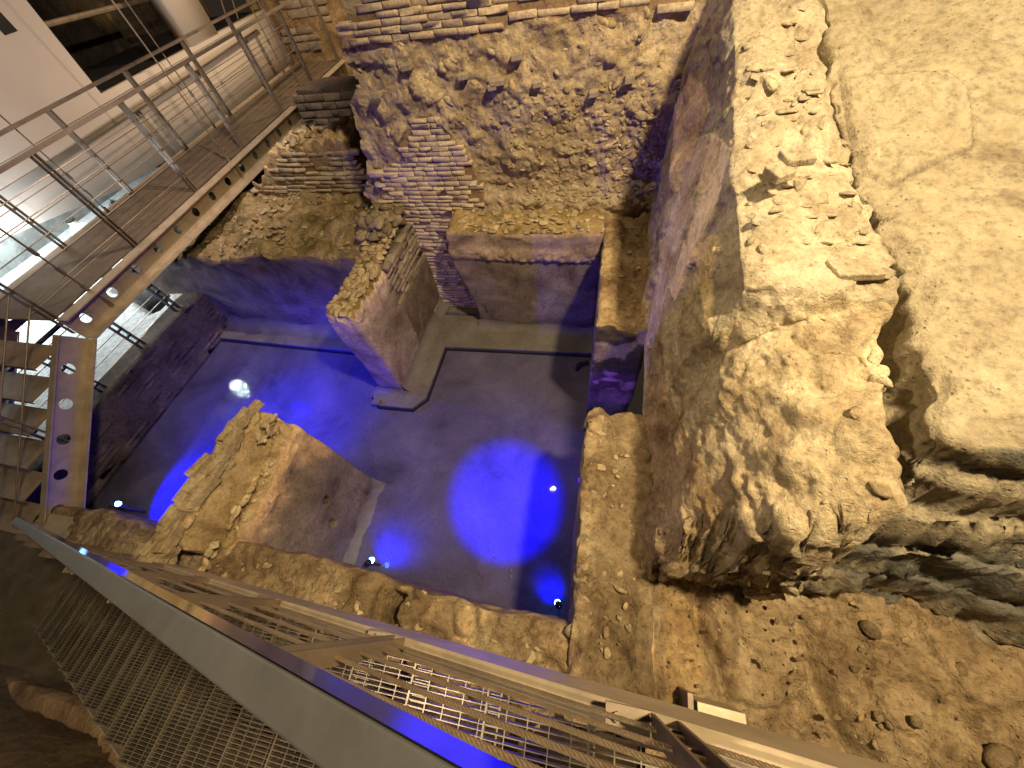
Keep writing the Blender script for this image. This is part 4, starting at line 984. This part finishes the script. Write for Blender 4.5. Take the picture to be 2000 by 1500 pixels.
# ================================================================== NEAR STAIR (the photographer's)
SD = np.array([-.899, -.030, -.438]); SD /= np.linalg.norm(SD)       # downwards along the flight
O5 = np.array([.10, -.19, 3.76])                                      # nosing of a tread near the camera
hx = np.array([SD[0], SD[1], 0]); hx /= np.linalg.norm(hx); lat = np.array([hx[1], -hx[0], 0])*1.
if lat[1] > 0: lat = -lat
slope = SD[2]/np.hypot(SD[0], SD[1])
def sp(a, b, c): return O5+hx*a+lat*b+np.array([0, 0, slope*a+c])      # a: metres down the flight, b: away from pool, c: above nosing line
root = empty('metal_stair', sp(2, .5, 0), 'steel stair of open grating treads descending left in the foreground', 'stair')
G = .286; WT = .80
mb = MB(); nb_ = 15
# bearing bars and cross rods of one grating tread, local to its nosing corner
def tread_mesh():
    mb = MB(); x0, x1 = -.01, .30
    nby = int(WT/.0155)
    for k in range(nby+1):
        b = .005+k*(WT-.01)/nby; mb.frame_box(hx*-(x0+x1)/2+lat*b+np.array([0,0,-.012]), hx*(x1-x0)/2, lat*.0013, (0,0,.011))
    for k in range(6):
        a = x0+(x1-x0)*k/5; th = .003 if k in (0, 5) else .0016
        mb.frame_box(-hx*a+lat*WT/2+np.array([0,0,-.004 if k not in (0, 5) else -.012]), hx*th, lat*WT/2, (0,0,.003 if k not in (0, 5) else .014))
    for b in (0, WT): mb.frame_box(-hx*(x0+x1)/2+lat*b+np.array([0,0,-.013]), hx*(x1-x0)/2, lat*.003, (0,0,.015))
    return mb
tm = None
for k in range(-4, 21):
    p = sp(k*G, .0, 0)
    if tm is None:
        o = tread_mesh().build('tread', M['grate']); tm = o.data
    else:
        o = bpy.data.objects.new('tread', tm); COL.objects.link(o)
    o.location = p-np.array(root.location); o.parent = root
# stringers
for nm, b0, mt in (('stringer', -.048, M['steel']), ('far_stringer', WT+.03, M['steel'])):
    a0, a1 = -1.3, 6.25
    zc, zh = (-.03, .12) if nm == 'stringer' else (-.12, .06)
    mb = MB(); mb.frame_box((sp(a0, b0+.0, zc)+sp(a1, b0, zc))/2, (sp(a1, 0, 0)-sp(a0, 0, 0))/2, lat*.004, (0, 0, zh)); mb.build(nm, mt, root)
    if nm != 'stringer': continue
    fo = .022 if nm == 'stringer' else .004; fw = .024 if nm == 'stringer' else .008
    mb = MB(); mb.frame_box((sp(a0, b0+fo, .087)+sp(a1, b0+fo, .087))/2, (sp(a1, 0, 0)-sp(a0, 0, 0))/2, lat*fw, np.array([0, 0, 1.])*.004); mb.build('top_flange', mt, root)
for k in range(3):
    a = -.02+k*.79
HD = ray(-58, 958); HD = HD/np.linalg.norm(HD); HC = np.array([-.215, -.161, 4.453])
postA = [-.14, .645, 1.43, 2.215, 3.0, 3.8, 4.6]
PB = -.03
for a in postA:
    mb = MB(); p = sp(a, PB, .05); th_ = (p[0]-HC[0])/HD[0]; top_ = (HC+HD*th_)[2]-.022; hh_ = top_-p[2]+.02
    for s in (-1, 1): mb.frame_box(p+hx*s*.024+np.array([0,0,hh_/2-.02]), hx*.0035, lat*.020, (0,0,hh_/2))
    for z in [q_ for q_ in (.08, .21, .34, .47, .60, .73) if q_ < hh_-.08]: mb.frame_box(p+np.array([0,0,z]), hx*.02, lat*.009, (0,0,.007))
    mb.frame_box(p+np.array([0,0,.02])+hx*.075, hx*.05, lat*.022, (0,0,.006)); mb.tube([p+hx*.10+np.array([0,0,.03]), p+hx*.10+np.array([0,0,.038])], .010, 8)
    mb.build('post', M['rail'], root)
for z in (.09, .22, .35, .48, .61):
    mb = MB(); mb.rope(sp(-1.0, PB, z+.05), sp(1.45, PB, z+.05), .0052, 5); mb.tube([sp(1.44, PB, z+.05), sp(6.1, PB, z+.05)], .005, 6)
    mb.build('wire_rope', M['rope'], root)
HD = ray(-58, 958); HD = HD/np.linalg.norm(HD); HC = np.array([-.215, -.161, 4.453]); hu = np.cross(lat, HD); hu *= np.sign(hu[2])
c0 = HC-HD*.75; c1 = HC+HD*5.5
mb = MB(); mb.frame_box((c0+c1)/2, (c1-c0)/2, lat*.028, hu*.028); mb.build('handrail', M['hand'], root, bevel=.004)
mb = MB(); mb.frame_box((c0+c1)/2-lat*.0295, (c1-c0)/2, lat*.001, hu*.026); mb.build('polished_side', M['polish'], root)
# bracket box fixed behind the beam
root = empty('bracket_box', atz(1400, 1400, 2.1), 'pale steel bracket box fixed behind the stair beam on the ground', 'bracket')
q0, q1 = atz(1343, 1352, 2.1), atz(1462, 1440, 2.1); e = np.array([q1[0]-q0[0], 0, 0])
MB().box((q0[0]+.05, q0[1]-.30, 1.8), (q1[0], q0[1]-.03, 2.10)).build('body', M['steel'], root, bevel=.004)
MB().box((q0[0], q0[1]-.28, 1.8), (q0[0]+.035, q0[1], 2.09)).build('side_plate', M['rail'], root, bevel=.003)
# kerb along the far edge of the stair
root = empty('edge_kerb', sp(4, 1.1, -.1), 'pale worn kerb following the outer edge of the foreground stair', 'kerb')
kp2 = np.array([atz(-260, 1236, .90), atz(0, 1343, 1.16), atz(180, 1414, 2.10), atz(226, 1478, 2.40), atz(285, 1565, 2.70)])
V = []; NS = 90
for i_ in range(NS+1):
    t_ = 4*i_/NS; c_ = np.array([np.interp(t_, [0, 1, 2, 3, 4], kp2[:, k]) for k in range(3)]); c2_ = np.array([np.interp(min(t_+.05, 4), [0, 1, 2, 3, 4], kp2[:, k]) for k in range(3)])-np.array([np.interp(max(t_-.05, 0), [0, 1, 2, 3, 4], kp2[:, k]) for k in range(3)])
    sd_ = np.array([c2_[1], -c2_[0], 0]); sd_ /= np.linalg.norm(sd_)
    for (a_, b_) in ((-.045, -.10), (-.045, -.012), (-.035, 0), (.035, 0), (.045, -.012), (.045, -.10)):
        V.append(c_+sd_*a_*float(np.interp(t_, [0, 1.8, 2.4], [1.5, 1.3, .8]))+np.array([0, 0, b_])+vnoise3(np.array([[t_*9, a_*20, b_*9]]), 3)[0]*np.array([.02, .02, .006]))
mk('kerb_stone', rel(V, root), gridf(NS+1, 6), M['core'], root, True, np.array([.72, .60, .50]))

# ================================================================== POOL LAMPS
def pool_lamp(loc, aim, power, deg, label, extra=None, col=BLUE):
    root = empty('pool_lamp', loc, label, 'lamp', 'blue lamps in the pool')
    d = Vector(aim)-Vector(loc); q = d.to_track_quat('Z', 'Y').to_matrix()
    def tr(P): return [Vector(loc)+q@Vector(p) for p in P]
    mb = MB(); V, Fc = lathe([(.001, -.05), (.028, -.05), (.036, -.035), (.036, .01), (.032, .01)], (0, 0, 0), 20); mb.add(tr(V), Fc); ho_ = mb.build('housing', M['darkrail'], root, smooth=True)
    mb = MB(); V, Fc = lathe([(.001, .070), (.018, .064), (.030, .048), (.036, .028), (.032, .005)], (0, 0, 0), 20); mb.add(tr(V), Fc); lo_ = mb.build('lens', M['lens'], root, smooth=True); lo_.parent = ho_
    mb = MB(); mb.box((loc[0]-.012, loc[1]-.012, .0), (loc[0]+.012, loc[1]+.012, loc[2]-.03)); mb.build('foot', M['darkrail'], root)
    pos = Vector(loc)+d.normalized()*.10
    l = spot('beam', pos, aim, power, col, deg, .9, .02); l.location = pos-Vector(loc); l.parent = root
    return root
pool_lamp((-2.42, .12, .30), (-2.30, .40, .05), 42, 140, 'blue pool lamp at the foot of the holed pier')
pool_lamp((-.07, .12, .30), (-.17, .26, .0), 34, 84, 'dimmer blue pool lamp in the corner below the two low walls')
pool_lamp((-6.45, .12, .45), (-5.8, .55, .0), 900, 130, 'bright blue pool lamp at the far left end of the pool')
root = empty('drain_pipe', (-.06, 3.66, .05), 'short black drain pipe end at the far right corner of the pool floor', 'pipe')
mb = MB(); mb.tube([(-.02, 3.66, .06), (-.17, 3.60, .06)], .035, 12); mb.tube([(-.17, 3.60, .06), (-.19, 3.50, .045)], [.04, .03], 12); mb.build('pipe', M['black'], root)
c = np.stack([RNG.normal(-1.05, .16, 34), RNG.normal(.42, .13, 34), np.full(34, .02)], 1)[:14]; st = stones(c, RNG.uniform(.006, .02, 14), flat=.6)
mk('pool_pebbles', st[0], st[1], M['stone'], None, False, st[2], label='few small pebbles and grit lying on the pool floor near the front wall', cat='pebbles', kind='stuff')
# disc projector under the stair, then added fill spots tinting pool and walls
spot('blue_spot', (-.40, .22, 2.9), (-.93, 1.20, 0), 3400, BLUE, 32, .6, .03)
spot('blue_spot', (-4.4, .7, 1.9), (-5.2, 2.2, .0), 800, BLUE, 100, 1., .04)
spot('blue_spot', (-1.9, .35, 1.2), (-3.3, 4.5, .9), 90, VIOLET, 56, .9, .05)
spot('blue_spot', (-.5, 1.0, 1.2), (.32, 2.75, .8), 70, (.2, .04, 1), 28, .6, .05)
spot('blue_spot', (-6.5, 2.9, 1.9), (-3.6, 1.4, 0), 420, BLUE, 86, .9, .06)
spot('blue_spot', (.06, 2.2, 1.75), (-1.3, 1.5, 0), 80, (.03, 0, 1), 100, 1., .05)
spot('blue_spot', (-6.0, 2.4, 2.6), (-3.3, 4.9, 3.0), 60, VIOLET, 60, .7, .05)

# ================================================================== WATER
m, nt, b = new_mat('shallow_water'); nt.nodes.remove(b); outn = nt.nodes['Material Output']
tr = nt.nodes.new('ShaderNodeBsdfTransparent'); tr.inputs[0].default_value = (.72, .72, 1, 1)
gl = nt.nodes.new('ShaderNodeBsdfGlossy'); gl.inputs['Roughness'].default_value = .02
fr = nt.nodes.new('ShaderNodeFresnel'); fr.inputs[0].default_value = 1.33; mx = nt.nodes.new('ShaderNodeMixShader')
g = nt.nodes.new('ShaderNodeNewGeometry'); n1 = noise_node(nt, g.outputs['Position'], 20., 3, .5); bpn = nt.nodes.new('ShaderNodeBump')
io = nt.nodes.new('ShaderNodeMapRange'); io.inputs['To Min'].default_value = 1.33; io.inputs['To Max'].default_value = 1/1.33
nt.links.new(g.outputs['Backfacing'], io.inputs['Value']); nt.links.new(io.outputs[0], fr.inputs[0])
mk_ = nt.nodes.new('ShaderNodeSeparateXYZ'); nt.links.new(g.outputs['Position'], mk_.inputs[0])
mr = nt.nodes.new('ShaderNodeMapRange'); mr.inputs['From Min'].default_value = -3.6; mr.inputs['From Max'].default_value = -5.; mr.inputs['To Min'].default_value = .004; mr.inputs['To Max'].default_value = .055
nt.links.new(mk_.outputs[0], mr.inputs['Value']); nt.links.new(mr.outputs[0], bpn.inputs['Strength']); bpn.inputs['Distance'].default_value = .05
nt.links.new(n1.outputs['Fac'], bpn.inputs['Height']); nt.links.new(bpn.outputs[0], gl.inputs['Normal']); nt.links.new(bpn.outputs[0], fr.inputs['Normal'])
nt.links.new(fr.outputs[0], mx.inputs[0]); nt.links.new(tr.outputs[0], mx.inputs[1]); nt.links.new(gl.outputs[0], mx.inputs[2]); nt.links.new(mx.outputs[0], outn.inputs['Surface'])
mk('water', [(-7.6,-.1,.05), (.1,-.1,.05), (.1,4.6,.05), (-7.6,4.6,.05)], [(0,1,2,3)], m, kind='structure')
S.cycles.max_bounces = 6; S.cycles.diffuse_bounces = 3; S.cycles.transparent_max_bounces = 12
S.cycles.caustics_reflective = False; S.cycles.caustics_refractive = False
